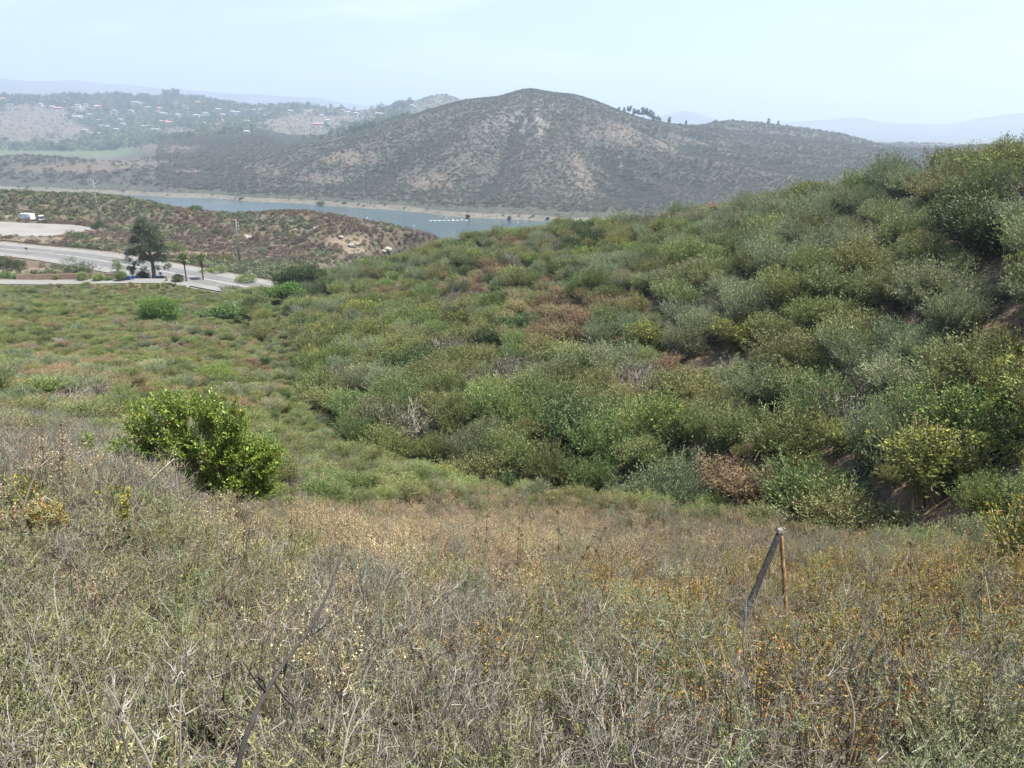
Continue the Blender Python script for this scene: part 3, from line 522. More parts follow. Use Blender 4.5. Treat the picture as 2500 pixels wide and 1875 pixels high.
# --- shrub prototypes of about unit height (scaled on placing)
def shrub(kind, lm, wm='brown', n=150, per=26, ll=.055, lw=.022, spread=.75, fuzz=.35, lobes=7, twiggy=.2, tipw=None, tone_hi=0):
    """mound of many upright leafy stems gathered in lobes: returns (foliage, stems) collectors"""
    fo, st = G(), G()
    lc = [np.array([rng.uniform(-.45, .45), rng.uniform(-.45, .45), rng.uniform(.35, .62)]) for _ in range(lobes)]; lr = rng.uniform(.26, .42, lobes)
    k = rng.integers(0, lobes, n); d = rdir(n, .0); tip = np.array(lc)[k] + d * lr[k][:, None] * np.array([1, 1, 1.05]) * rng.uniform(.75, 1.1, n)[:, None]
    base = np.c_[rng.normal(0, .10, n), rng.normal(0, .10, n), np.full(n, -.08)]
    mid = base * .35 + np.array(lc)[k] * .65 * np.array([1.1, 1.1, .8]); t_ = np.linspace(0, 1, 5)[None, :, None]
    pts = (1 - t_)**2 * base[:, None] + 2 * t_ * (1 - t_) * mid[:, None] + t_**2 * tip[:, None]; pts[:, 1:] += rng.normal(size=(n, 4, 3)) * .012
    st.stems(pts[::2], np.array([.012, .009, .007, .005, .003]), 0, rng.random(len(pts[::2])))
    p, dd = along(pts, per, .45, 1.04); p += rng.normal(size=p.shape) * .022
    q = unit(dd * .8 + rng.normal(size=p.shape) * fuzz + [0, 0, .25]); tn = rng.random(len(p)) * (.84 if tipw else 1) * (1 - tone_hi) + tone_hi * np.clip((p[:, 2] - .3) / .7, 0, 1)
    fo.leaves(p, q, ll * rng.uniform(.6, 1.4, len(p)), lw * rng.uniform(.7, 1.3, len(p)), 0, tn)
    if tipw:                                              # flower heads or bright new growth at the shoot tips
        e = pts[:, -1]; tt = e[rng.random(n) < tipw]; m_ = 9; pp = np.repeat(tt, m_, 0) + rng.normal(size=(len(tt) * m_, 3)) * .022
        fo.leaves(pp, rdir(len(pp), 0), ll * .8, lw * 1.3, 0, .85 + .15 * rng.random(len(pp)))
    if twiggy:
        s2 = sidetwigs(pts[rng.random(n) < twiggy], 3, .16, .4, 1); 
        if len(s2): st.stems(s2, np.array([.005, .004, .002]), 0)
    # inner mass of larger leaves in darker tones
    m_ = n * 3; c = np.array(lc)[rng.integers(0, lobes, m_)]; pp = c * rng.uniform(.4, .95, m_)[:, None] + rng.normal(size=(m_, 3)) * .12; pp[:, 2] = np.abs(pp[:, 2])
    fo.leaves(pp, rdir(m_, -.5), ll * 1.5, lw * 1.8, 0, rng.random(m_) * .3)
    return fo, st
KINDS = {
 'grey_sagebrush': ('greyscrub', 'grey', dict(n=330, per=46, ll=.040, lw=.0155, fuzz=.35)),
 'olive_scrub': ('scrub', 'brown', dict(n=320, per=42, ll=.036, lw=.0195, fuzz=.5)),
 'green_bush': ('green', 'brown', dict(n=300, per=44, ll=.046, lw=.0175, fuzz=.35)),
 'yellow_flowering_bush': ('yellow', 'brown', dict(n=260, per=34, ll=.038, lw=.023, fuzz=.5, tipw=.22)),
 'dark_leafy_bush': ('dark', 'brown', dict(n=240, per=34, ll=.052, lw=.032, fuzz=.7)),
 'rusty_buckwheat': ('brown', 'brown', dict(n=280, per=28, ll=.038, lw=.018, fuzz=.6, tone_hi=.3)),
 'dead_shrub': ('straw', 'grey', dict(n=110, per=4, ll=.035, lw=.01, fuzz=.6, twiggy=1.)),
}
PR = {}
for kn, (lm, wm, kw) in KINDS.items():
    L_ = []
    for v_ in range(4):
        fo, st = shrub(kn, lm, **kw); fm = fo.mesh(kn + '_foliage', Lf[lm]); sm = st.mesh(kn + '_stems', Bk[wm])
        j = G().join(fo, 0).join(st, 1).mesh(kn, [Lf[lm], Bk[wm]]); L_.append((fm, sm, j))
    PR[kn] = L_
KN = list(KINDS)
ALL = protos('shrub_forms', [PR[k][v][2] for k in KN for v in range(4)])
# small cheap blobs of foliage for plants hundreds of metres away
def far_blob(lm, n=70, s=.26, hgt=1.):
    g = G(); d = rdir(n, -.1); p = d * np.array([.5, .5, .62 * hgt]) * rng.uniform(.35, 1, n)[:, None] + np.array([0, 0, .28 * hgt])
    g.leaves(p, unit(d + rng.normal(size=d.shape) * .7), s * rng.uniform(.7, 1.3, n), s * .6, 0); return g.mesh('far_shrub', Lf[lm])
FARK = ['scrub', 'scrub', 'greyscrub', 'green', 'brown', 'dark', 'dark', 'straw', 'chap', 'chapd', 'mauve', 'ridgegreen']
FAR = protos('far_shrub_forms', [far_blob(k) for k in FARK])
FART = protos('far_tree_forms', [far_blob(k, 90, .24, h_) for k, h_ in (('dark', 1.2), ('scrub', 1.), ('dark', 2.), ('scrub', 1.5))])
# ------------------------------------------------------------------ where shrubs grow
def zone_probs(px, py, x, y, rg):
    """plant mix at each spot -> [N, kinds]  (order of KN)"""
    n = len(px); W = np.full((n, 7), .02); a = fbm(x, y, 9, 3, 101); b_ = fbm(x, y, 22, 3, 102); c = fbm(x, y, 5, 2, 103)
    g = lambda cx, cy, rx, ry: np.exp(-(((px - cx) / rx)**2 + ((py - cy) / ry)**2))
    up = sst(950, 600, py) * sst(1100, 1700, px)                                   # grey scrub on the upper right
    W[:, 0] += np.where(rg, .25 + 2.2 * up + .8 * (b_ > 0), .35 + .7 * (a > .2))
    W[:, 1] += np.where(rg, .9 + .5 * (a > 0), 1.0)
    W[:, 2] += np.where(rg, .35 + 1.9 * sst(800, 1050, py) + .5 * sst(1300, 900, px), 1.0 + .7 * (b_ > .0) + 1.2 * g(700, 780, 260, 60) + 1.5 * g(500, 760, 300, 40))
    W[:, 3] += np.where(rg, .10 + .35 * (c > .25) + .25 * sst(1500, 2000, px) + .5 * g(800, 800, 250, 120), .10 + .15 * (c > .3))
    W[:, 4] += np.where(rg, .10 + .35 * (a < -.25) + .5 * g(850, 700, 250, 80), .06)
    W[:, 5] += np.where(rg, .06 + 14 * g(1260, 760, 150, 58) + 2.5 * g(1750, 1160, 90, 50) , .45 + 3.2 * g(250, 870, 260, 75) + 2.4 * g(120, 1000, 200, 45) + 1.2 * (a < -.2) * sst(1000, 700, px))
    W[:, 6] += np.where(rg, .10 + .3 * (c < -.3) + .7 * g(2150, 950, 150, 100), .14 + .8 * g(500, 820, 120, 30) + 1.2 * g(100, 950, 200, 60))
    for k_ in range(7): W[:, k_] *= np.exp(2.4 * fbm(x, y, 13, 2, 140 + k_)) * (1 if k_ != 5 else 1)
    return W / W.sum(1, keepdims=True)
def thin(p, r, cell=None):
    """drop plants that crowd a larger neighbour"""
    order = np.argsort(-r); cs = float(np.max(r)) * 1.0; grid = {}; keep = []
    for i in order:
        x, y = p[i, 0], p[i, 1]; gx, gy = int(x // cs), int(y // cs); ok = True
        for a in (-1, 0, 1):
            for b_ in (-1, 0, 1):
                for j in grid.get((gx + a, gy + b_), ()):
                    if (p[j, 0] - x)**2 + (p[j, 1] - y)**2 < (.5 * (r[i] + r[j]))**2 * .95: ok = False; break
                if not ok: break
            if not ok: break
        if ok: grid.setdefault((gx, gy), []).append(i); keep.append(i)
    return np.array(keep)
bare = lambda px, py, L_: np.any([((px - cx) / rx)**2 + ((py - cy) / ry)**2 < 1 for cx, cy, rx, ry in L_], axis=0)
BARE = [(838, 1060, 26, 46), (1200, 818, 70, 12), (1920, 1020, 75, 34), (1985, 1140, 60, 34), (1160, 610, 35, 9), (622, 812, 16, 26), (1270, 836, 70, 10), (1890, 880, 95, 26), (2430, 560, 75, 32), (2200, 1290, 40, 30), (1720, 900, 60, 30), (1880, 1060, 40, 40), (1480, 870, 90, 18), (2380, 900, 90, 26), (1020, 985, 60, 18)]
view = (PX > -260) & (PX < 2760) & (PY < 2100)
mR = (KK > 4.9) & (KK < 9.7) & RG & view; mL = (KK > 4.3) & (KK < 10.2) & ~RG & view
pR, jr, ir = sample_cells(mR, 2.2 * np.clip(60 / DC, .45, 2) ** 1.3); pL, jl, il = sample_cells(mL, 3.5 * np.clip(60 / DC, .5, 2)); print('cand', len(pR), len(pL))
pp_ = np.r_[pR, pL]; side = np.r_[np.ones(len(pR), bool), np.zeros(len(pL), bool)]
qx, qy = proj(pp_); dist = np.linalg.norm(pp_, axis=1)
# size of each plant: larger on the upper right hill, low and even in the valley
sz = np.where(side, np.where(rng.random(len(qx)) < .5, rng.uniform(1.9, 3.6, len(qx)), rng.uniform(.7, 1.5, len(qx))) + 1.2 * sst(1300, 2000, qx) * sst(1050, 750, qy) * rng.random(len(qx)), rng.uniform(.45, 1.15, len(qx)) + .6 * (rng.random(len(qx)) < .08))
sz *= np.where((dist < 34), .62, 1)
def near_path(x, y, path, w_):
    m_ = np.zeros(len(x), bool)
    for i in range(0, len(path), 2): m_ |= (x - path[i, 0])**2 + (y - path[i, 1])**2 < w_ * w_
    return m_
gap_ = np.abs(fbm(pp_[:, 0], pp_[:, 1], 11, 3, 171)) < np.where(side, .035 + .03 * sst(1100, 1500, qx), 0)
ok = ~gap_ & ~bare(qx, qy, BARE) & ~(near_path(pp_[:, 0], pp_[:, 1], ROAD, 11.5) | near_path(pp_[:, 0], pp_[:, 1], ACC, 5.5))
pp_, side, qx, qy, dist, sz = pp_[ok], side[ok], qx[ok], qy[ok], dist[ok], sz[ok]
kp = thin(pp_, sz * np.where(side, .84, .80)); pp_, side, qx, qy, dist, sz = pp_[kp], side[kp], qx[kp], qy[kp], dist[kp], sz[kp]
Wp = zone_probs(qx, qy, pp_[:, 0], pp_[:, 1], side); kd = (Wp.cumsum(1) < rng.random(len(qx))[:, None]).sum(1).clip(0, 6)
vr = rng.integers(0, 4, len(kd)); wd = sz * rng.uniform(.95, 1.3, len(sz)); ht = sz * rng.uniform(.8, 1.15, len(sz)) * np.where(side, 1, .75)
ht = np.where(kd == 5, ht * .8, ht); rz = rng.uniform(0, 6.28, len(sz))
sc3 = np.stack([wd, wd * rng.uniform(.85, 1.15, len(wd)), ht], 1)
inview = (qx > -20) & (qx < 2520) & (qy < 1400)
score = np.where(inview, sz / dist, 0); big_ = np.argsort(-score)[:300]; isbig = np.zeros(len(sz), bool); isbig[big_] = True
rest = ~isbig
for s_, nm, lb in ((True, 'hill_scrub', 'dense mixed scrub covering the right hill'), (False, 'valley_scrub', 'low mixed scrub covering the left valley side')):
    q = rest & (side == s_)
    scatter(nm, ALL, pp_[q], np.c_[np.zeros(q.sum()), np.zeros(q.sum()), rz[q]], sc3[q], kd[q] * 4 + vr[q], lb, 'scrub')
BIG = [(pp_[i], float(rz[i]), sc3[i], KN[kd[i]], int(vr[i]), float(qx[i]), float(qy[i]), float(sz[i]), bool(side[i])) for i in big_]
print('shrubs', len(sz), 'rest', rest.sum())
# ------------------------------------------------------------------ foreground brush (metres)
def fg(kind):
    g = G()
    if kind in ('sage', 'sagey'):
        p = curve_stems(18, .64, .27, .035, 6, .09); g.stems(p, np.array([.0035, .003, .0026, .0022, .0018, .0012]), 1)
        s = sidetwigs(p, 5, .13, .35, .95); g.stems(s, np.array([.0022, .0018, .001]), 1)
        a, d = along(p, 72, .25, 1.03); b, e = along(s, 18, .1, 1.05); a = np.r_[a, b]; d = np.r_[d, e]
        g.leaves(a, d * .7 + rng.normal(size=a.shape) * .55 + [0, 0, .3], rng.uniform(.011, .026, len(a)), rng.uniform(.003, .006, len(a)), 0)
        return g, Lf[kind], Bk['grey']
    if kind == 'dead':
        p = curve_stems(19, .55, .32, .05, 6, .09); g.stems(p, np.array([.0038, .0032, .0027, .0022, .0016, .001]), 1)
        s = sidetwigs(p, 8, .16, .2, .98, 4, .9); g.stems(s, np.array([.0024, .002, .0015, .0008]), 1); s2 = sidetwigs(s, 3, .07, .3, 1, 3, .9); g.stems(s2, np.array([.0014, .001, .0006]), 1)
        a, d = along(s, 1, .5, 1); g.leaves(a, d + rng.normal(size=a.shape) * .5, .016, .005, 0); return g, Lf['sage'], Bk['grey']
    if kind == 'flower':                                   # dried flower stalks, cream and rusty
        p = curve_stems(17, .78, .26, .04, 6, .08); g.stems(p, np.array([.004, .0035, .003, .0027, .0022, .0015]), 1)
        s = sidetwigs(p, 4, .10, .5, .98); g.stems(s, np.array([.002, .0016, .001]), 1)
        a, d = along(p, 24, .6, 1.03); b, e = along(s, 7, .3, 1.05); a = np.r_[a, b] + rng.normal(size=(len(a) + len(b), 3)) * .008; d = np.r_[d, e]
        g.leaves(a, rng.normal(size=a.shape) + [0, 0, .4], rng.uniform(.010, .022, len(a)), rng.uniform(.006, .012, len(a)), 0); return g, Lf['cream'], Bk['brown']
    if kind == 'buck':                                     # low rusty buckwheat
        p = curve_stems(20, .5, .3, .05, 5, .09); g.stems(p, np.array([.0035, .003, .0025, .002, .0012]), 1)
        a, d = along(p, 30, .35, 1.03); a += rng.normal(size=a.shape) * .012
        g.leaves(a, d * .4 + rng.normal(size=a.shape) * .8 + [0, 0, .3], rng.uniform(.012, .024, len(a)), rng.uniform(.005, .010, len(a)), 0); return g, Lf['brown'], Bk['brown']
    if kind == 'orange':                                   # fleshy curved leaves turning yellow and orange
        p = curve_stems(12, .60, .25, .05, 6, .08); g.stems(p, np.array([.006, .005, .0045, .004, .0035, .0025]), 1)
        a, d = along(p, 26, .3, 1.02); tn = np.clip(rng.normal(.5, .27, len(a)), 0, 1)
        g.leaves(a, d * .5 + rng.normal(size=a.shape) * .7 + [0, 0, .15], rng.uniform(.022, .042, len(a)), rng.uniform(.007, .012, len(a)), 0, tn, bend=.35); return g, Lf['orange'], Bk['brown']
    if kind == 'straw':
        n = 34; p = curve_stems(n, .6, .28, .03, 6, .06, .4); p[:, 3:, 2] -= (np.linspace(0, 1, 3) ** 2 * .12)[None] * rng.random(n)[:, None]
        g.stems(p, np.array([.0025, .0023, .002, .0017, .0013, .0008]), 0); return g, Lf['straw'], Bk['grey']
    if kind == 'wisp':
        p = curve_stems(6, 1.05, .17, .03, 7, .12, .7); g.stems(p, np.array([.0032, .0028, .0025, .002, .0016, .001]), 1); s = sidetwigs(p, 6, .09, .55, 1.); g.stems(s, np.array([.0016, .0012, .0008]), 1)
        a, d = along(s, 2, .5, 1.05); g.leaves(a, d + rng.normal(size=a.shape) * .6, .011, .006, 0); return g, Lf['brown'], Bk['grey']
    if kind == 'green':
        p = curve_stems(16, .7, .28, .04, 6, .07); g.stems(p, np.array([.0045, .004, .0035, .003, .0024, .0015]), 1)
        a, d = along(p, 44, .25, 1.03); g.leaves(a, d * .7 + rng.normal(size=a.shape) * .5 + [0, 0, .3], rng.uniform(.018, .04, len(a)), rng.uniform(.005, .009, len(a)), 0); return g, Lf['green'], Bk['brown']
FK = ['sage', 'sagey', 'dead', 'flower', 'buck', 'orange', 'straw', 'green', 'wisp']
fgm = []
for k in FK:
    for v_ in range(4):
        g_, a_, b_ = fg(k); fgm.append(g_.mesh('brush_' + k, [a_, b_]))
FG = protos('brush_forms', fgm)
def brush_mix(px, py, x, y):
    g = lambda cx, cy, rx, ry: np.exp(-(((px - cx) / rx)**2 + ((py - cy) / ry)**2)); n = len(px); W = np.full((n, 9), .02)
    a = fbm(x, y, 1.6, 3, 201); b_ = fbm(x, y, 3.5, 3, 202); c = fbm(x, y, .8, 2, 203); bot = sst(1380, 1600, py); L_ = sst(900, 500, px)
    W[:, 0] += 2.3 * bot * (1 + (a > 0)) + .4 * L_ + .25
    W[:, 1] += (2.2 * L_ * sst(1250, 1400, py)) * (1 + 1.5 * (c > .1)) + .35 * bot + .1
    W[:, 2] += 2.6 * g(250, 1150, 420, 110) + .5 * bot * (1 + (a < -.1)) + .25 + .5 * (b_ < -.15) + 1.0 * g(2300, 1820, 400, 120)
    W[:, 3] += .25 * (a > .1) + 2.6 * g(980, 1400, 420, 130) + 1.3 * g(1250, 1290, 500, 60) + .5 * g(100, 1230, 150, 60)
    W[:, 4] += 1.3 * g(1700, 1560, 900, 200) + 1.5 * g(1300, 1290, 600, 60) + 2.2 * g(1760, 1370, 130, 50) + 2.2 * g(2060, 1400, 120, 40) + .9 * g(900, 1280, 200, 40) + .3 * bot
    W[:, 5] += 10 * g(2100, 1590, 560, 170) * (1 + (a > 0)) + 2.6 * g(1450, 1570, 300, 150) * (a > -.15) + 2.2 * g(2420, 1480, 160, 160)
    W[:, 6] += .30 + .5 * (b_ > .2) + .5 * bot + .5 * g(1800, 1500, 500, 120)
    W[:, 7] += 1.6 * g(1500, 1240, 900, 45) + 1.3 * g(2200, 1370, 260, 60) + 1.0 * g(1900, 1480, 160, 50)
    W[:, 8] += .24 * W.sum(1)
    for k_ in range(8): W[:, k_] *= np.exp(1.5 * fbm(x, y, 1.5, 2, 240 + k_))
    return W / W.sum(1, keepdims=True)
vw = (PX > -450) & (PX < 2950) & (PY < 3200)
mF = (KK > .3) & (KK < 5.3) & (vw | ((KK < 2.2))) & (np.abs(GX) < 60)
DD = np.hypot(GX, GY)
p_, j_, i_ = sample_cells(mF, 15. * np.clip(9 / np.maximum(DD, 1), .5, 1.5))
keep = (np.hypot(p_[:, 0], p_[:, 1]) > 1.25) & (rng.random(len(p_)) < np.clip(.85 + 1.6 * fbm(p_[:, 0], p_[:, 1], .9, 2, 260), .7, 1)); p_ = p_[keep]; qx, qy = proj(p_)
Wf = brush_mix(qx, qy, p_[:, 0], p_[:, 1]); kdf = (Wf.cumsum(1) < rng.random(len(qx))[:, None]).sum(1).clip(0, 8)
dd = np.linalg.norm(p_, axis=1)
s_ = rng.uniform(.6, 1.15, len(dd)) * np.where(dd < 3.2, .82, 1) * np.where(dd > 18, 1.25, 1)
s_ *= np.where((qx > 1740) & (qx < 1960) & (qy > 1450) & (qy < 1620), .6, 1) * np.where((qx > 450) & (qx < 720) & (qy > 1190) & (qy < 1350), .6, 1)
lean = rng.normal(0, .16, (len(dd), 2))
scatter('dry_brush', FG, p_, np.c_[lean, rng.uniform(0, 6.28, len(dd))], np.stack([s_ * 1.1, s_ * 1.1, s_], 1), kdf * 4 + rng.integers(0, 4, len(dd)), 'tangled dry brush, sage and dead twigs covering the near slope', 'brush')
print('brush', len(dd))
# ------------------------------------------------------------------ scrub on the ridge, peninsula, mountain and far hills
def far_scatter(name, mask, dens, coll, nk, smin, smax, label, pick=None, n=None, hs=.8):
    p, j, i = sample_cells(mask, dens, n); x, y = p[:, 0], p[:, 1]; q1, q2 = proj(p)
    ok = ~(near_path(x, y, ROAD, 12.5) | near_path(x, y, ACC, 6)) if name == 'ridge_scrub' else np.ones(len(x), bool)
    if name == 'ridge_scrub': ok &= ~in_poly(x, y, LOTBIG) & (rng.random(len(x)) > dirt[j, i] * .9)
    else: ok &= rng.random(len(x)) > np.clip(dirt[j, i] * .8 + rock[j, i], 0, .95)
    p, j, i, x, y = p[ok], j[ok], i[ok], x[ok], y[ok]
    idx = pick(p, j, i, *proj(p)) if pick else rng.integers(0, nk, len(p)); s = rng.uniform(smin, smax, len(p)) * rng.uniform(.75, 1.2, len(p))
    scatter(name, coll, p, np.c_[np.zeros((len(p), 2)), rng.uniform(0, 6.28, len(p))], np.stack([s * 1.15, s * 1.15, s * hs], 1), idx, label, 'scrub'); print(name, len(p))
vis = (PX > -200) & (PX < 2700)
def pk_ridge(p, j, i, q1, q2):
    r = rng.random(len(p)); a = fbm(p[:, 0], p[:, 1], 18, 3, 301); gr = (a > .22) | (q1 < 420) & (q2 < 540) | (q2 > 640)
    return np.where(gr, np.where(r < .6, 11, np.where(r < .8, 2, np.where(r < .9, 10, 5))), np.where(r < .72, 10, np.where(r < .78, 7, np.where(r < .9, 11, 4))))
far_scatter('ridge_scrub', (KK > 10) & (KK < 16.1) & vis & (PX < 1150) & (DD > 180), .42 * np.where(NZ1 > -.5, 1, 1), FAR, 8, .7, 1.9, 'low brown and olive scrub on the ridge above the road', pk_ridge)
def pk_m(p, j, i, q1, q2):
    r = rng.random(len(p)); gr = green[j, i] > .35; return np.where(r < .55, 8, np.where(r < .85, 9, np.where(gr, 11, 10)))
far_scatter('peninsula_scrub', (KK > 20.1) & (KK < 22.1) & vis & (PX < 620), .010, FAR, 8, 2.5, 7.5, 'dark scrub dotted over the brown lakeside knolls', pk_m)
far_scatter('mountain_scrub', (KK > 20.1) & ((KK < 23.25) | ((PX < 800) & (KK < 24.3))) & vis & (PX > 380), 0.03 * (.55 + green), FAR, 8, 1.6, 3.8, 'chaparral shrubs covering the mountain', pk_m, n=95000, hs=.7)
far_scatter('far_ridge_scrub', ((KK > 23.2) & (KK < 26.1)) & vis & (PX > 850), .004, FAR, 8, 4, 8, 'scrub on the ridges behind the mountain', pk_m)
far_scatter('far_hill_scrub', ((KK > 23.6) & (KK < 26.1)) & vis & (PX < 1000), .0028, FAR, 8, 2.5, 6, 'scattered scrub on the bare far slopes', pk_m)
far_scatter('shoreline_scrub', (KK > 19.2) & (KK < 20.4) & vis & (PX < 1500), .0035, FAR, 8, 2, 4, 'sparse brush along the upper lake bank', pk_m)
# ------------------------------------------------------------------ single shrubs, the 300 that show largest
ADJ = {'grey_sagebrush': 'grey-green fine-leaved sagebrush', 'olive_scrub': 'olive-green scrub bush', 'green_bush': 'fresh green feathery bush', 'yellow_flowering_bush': 'bush with yellow-green flower heads',
       'dark_leafy_bush': 'dark green leafy bush', 'rusty_buckwheat': 'rusty brown dried buckwheat mound', 'dead_shrub': 'bare pale dead shrub'}
def where(px, py, right):
    if right:
        v = 'on hill crest' if py < 520 + max(0, 1700 - px) * .06 else 'high on hill' if py < 700 else 'halfway up hill' if py < 880 else 'low on hill' if py < 1060 else 'at hill foot'
        return v + (', far right' if px > 2200 else ', right side' if px > 1850 else ', middle' if px > 1450 else ', left side')
    return 'in valley ' + ('near left edge' if px < 300 else 'by the glossy bush' if px < 560 and py > 900 else 'below round tree' if py < 900 and px < 560 else 'right of glossy bush' if px < 1000 else 'beyond dry slope')
lab = {}
for b_ in BIG:
    p, rz_, s3, kn, v_, px, py, sz_, rgt = b_; sw = 'large' if sz_ > 2.0 else 'small' if sz_ < 1.25 else 'medium'
    lab.setdefault('%s %s %s' % (sw, ADJ[kn], where(px, py, rgt)), []).append(b_)
ORD = ['leftmost'] + [w_ + ' from left' for w_ in 'second third fourth fifth sixth seventh eighth ninth tenth eleventh twelfth thirteenth fourteenth fifteenth sixteenth seventeenth eighteenth nineteenth twentieth'.split()] + ['twenty-' + w_ + ' from left' for w_ in 'first second third fourth fifth sixth seventh eighth ninth'.split()] + ['just right of the many'] * 60
for l_, bs in lab.items():
    bs.sort(key=lambda t_: t_[5])
    for q, b_ in enumerate(bs):
        p, rz_, s3, kn, v_, px, py, sz_, rgt = b_; tx = l_ if len(bs) == 1 else l_ + ', ' + (ORD[q] if q < len(bs) - 1 else 'rightmost')
        e = bpy.data.objects.new(kn, None); COL.objects.link(e); e.location = p; e.rotation_euler = (0, 0, rz_); e.scale = s3; e.empty_display_size = .3
        tag(e, tx, 'shrub', 'single shrubs on the valley sides and right hill'); fm, sm, _ = PR[kn][v_]; link('foliage', fm, e); link('stems', sm, e)
# ------------------------------------------------------------------ things
def thing(name, label, cat, loc, rz=0, group=None, scale=None):
    e = bpy.data.objects.new(name, None); COL.objects.link(e); e.location = loc; e.rotation_euler = (0, 0, rz)
    if scale is not None: e.scale = (scale,) * 3 if np.isscalar(scale) else scale
    return tag(e, label, cat, group)
W_white = mat('white_paint', (.80, .80, .80), .45, .04, 2); W_dark = mat('dark_tinted_glass', (.03, .035, .045), .15, .1, 2); W_tyre = mat('black_rubber', (.03, .03, .03), .8); W_navy = mat('dark_blue_body', (.04, .05, .09), .3, .1)
W_grey = mat('weathered_grey_wood', (.20, .19, .18), .9, .3, 6, bump=.4); W_steel = mat('galvanised_steel', (.30, .31, .32), .5, .15, 3, metal=.6); W_brown = mat('brown_timber', (.19, .13, .09), .9, .25, 3)
W_bark = mat('tree_bark', (.13, .10, .075), .95, .35, 2, bump=.5); W_pbark = mat('palm_bark', (.12, .09, .065), .95, .3, 4, bump=.4); W_blue = mat('blue_plastic', (.04, .09, .22), .5, .1); W_tan = mat('tan_box_paint', (.50, .36, .20), .7)
W_orange = mat('orange_sign_face', (.75, .28, .05), .6, .05); W_rock = mat('pale_granite', (.24, .215, .185), .9, .25, 1.5, bump=.6)
def trunk_mesh(h, r, lean=(0, 0), limbs=5, mname='trunk', spread=.3, start=.35):
    g = G(); t_ = np.linspace(0, 1, 7); p = np.stack([lean[0] * t_ + .03 * h * np.sin(t_ * 5), lean[1] * t_ + .02 * h * np.cos(t_ * 4) - .02 * h, t_ * h], 1)[None]
    g.stems(p, (r * (1 - .75 * t_))[None], 0, .5, 8)
    for i in range(limbs):
        a = i * 2.4 + random.random(); s = random.uniform(start, .85); b0 = p[0, int(s * 6)]; L_ = h * spread * random.uniform(.7, 1.2)
        q = np.stack([b0 + np.array([math.cos(a) * L_ * u, math.sin(a) * L_ * u, L_ * (.9 * u + .2 * u * u)]) for u in np.linspace(0, 1, 5)])[None]; g.stems(q, (r * .45 * (1 - .8 * np.linspace(0, 1, 5)))[None], 0, .5, 6)
    return g
def crown_mesh(blobs, n, ll, lw, droop=0.):
    """leaf clumps in lobes: blobs = [(x,y,z,rx,rz)]"""
    g = G(); B = np.array(blobs, float); wv = B[:, 3]**2 * B[:, 4]; k = rng.choice(len(B), n // 14, p=wv / wv.sum()); d = rdir(len(k), -.75); rr = rng.uniform(.45, 1.02, len(k))[:, None]
    c = B[k, :3] + d * rr * np.c_[B[k, 3], B[k, 3], B[k, 4]]; cs = np.minimum(B[k, 3], B[k, 4]) * .22
    p = np.repeat(c, 14, 0) + rng.normal(size=(len(c) * 14, 3)) * np.repeat(cs, 14)[:, None] * [1, 1, .7]
    dr = np.repeat(d, 14, 0) * .6 + rng.normal(size=p.shape) * .7 + [0, 0, .2 - droop]; g.leaves(p, dr, ll * rng.uniform(.6, 1.4, len(p)), lw * rng.uniform(.7, 1.3, len(p))); return g
def tree(name, label, cat, base, h, blobs, lm, n=3000, ll=.5, lw=.2, r=.25, limbs=5, lean=(0, 0), group=None, droop=0, th=.7, start=.35):
    e = thing(name, label, cat, base - np.array([0, 0, .1]), group=group); link('trunk', trunk_mesh(h * th, r, lean, limbs, start=start).mesh('trunk', W_bark, True), e)
    link('crown', crown_mesh(blobs, n, ll, lw, droop).mesh('crown', Lf[lm]), e); return e
def copy_tree(o, loc, rz=None, scale=None, label=None, group=None):
    c = o.copy(); COL.objects.link(c); c.location = loc
    if rz is not None: c.rotation_euler = (0, 0, rz)
    if scale is not None: c.scale = scale if not np.isscalar(scale) else (scale,) * 3
    if label: c['label'] = label
    if group: c['group'] = group
    for ch in o.children:
        d = ch.copy(); COL.objects.link(d); d.parent = c
        for g2 in ch.children:
            f = g2.copy(); COL.objects.link(f); f.parent = d
    return c
PPM = lambda p: F / float(p[1] * CP - p[2] * SP)      # photo pixels per metre at a place
def vblobs(base, px0, py0, lst, sq=1.):
    """crown lobes from offsets in photo pixels round the trunk foot"""
    s = PPM(base); out = []; sq_ = sq
    for (x, y, rx, rz_) in lst: out.append(((x - px0) / s, random.uniform(-.25, .25) * rx / s, (py0 - y) / s / CP * .97, rx / s, rz_ / s))
    return out
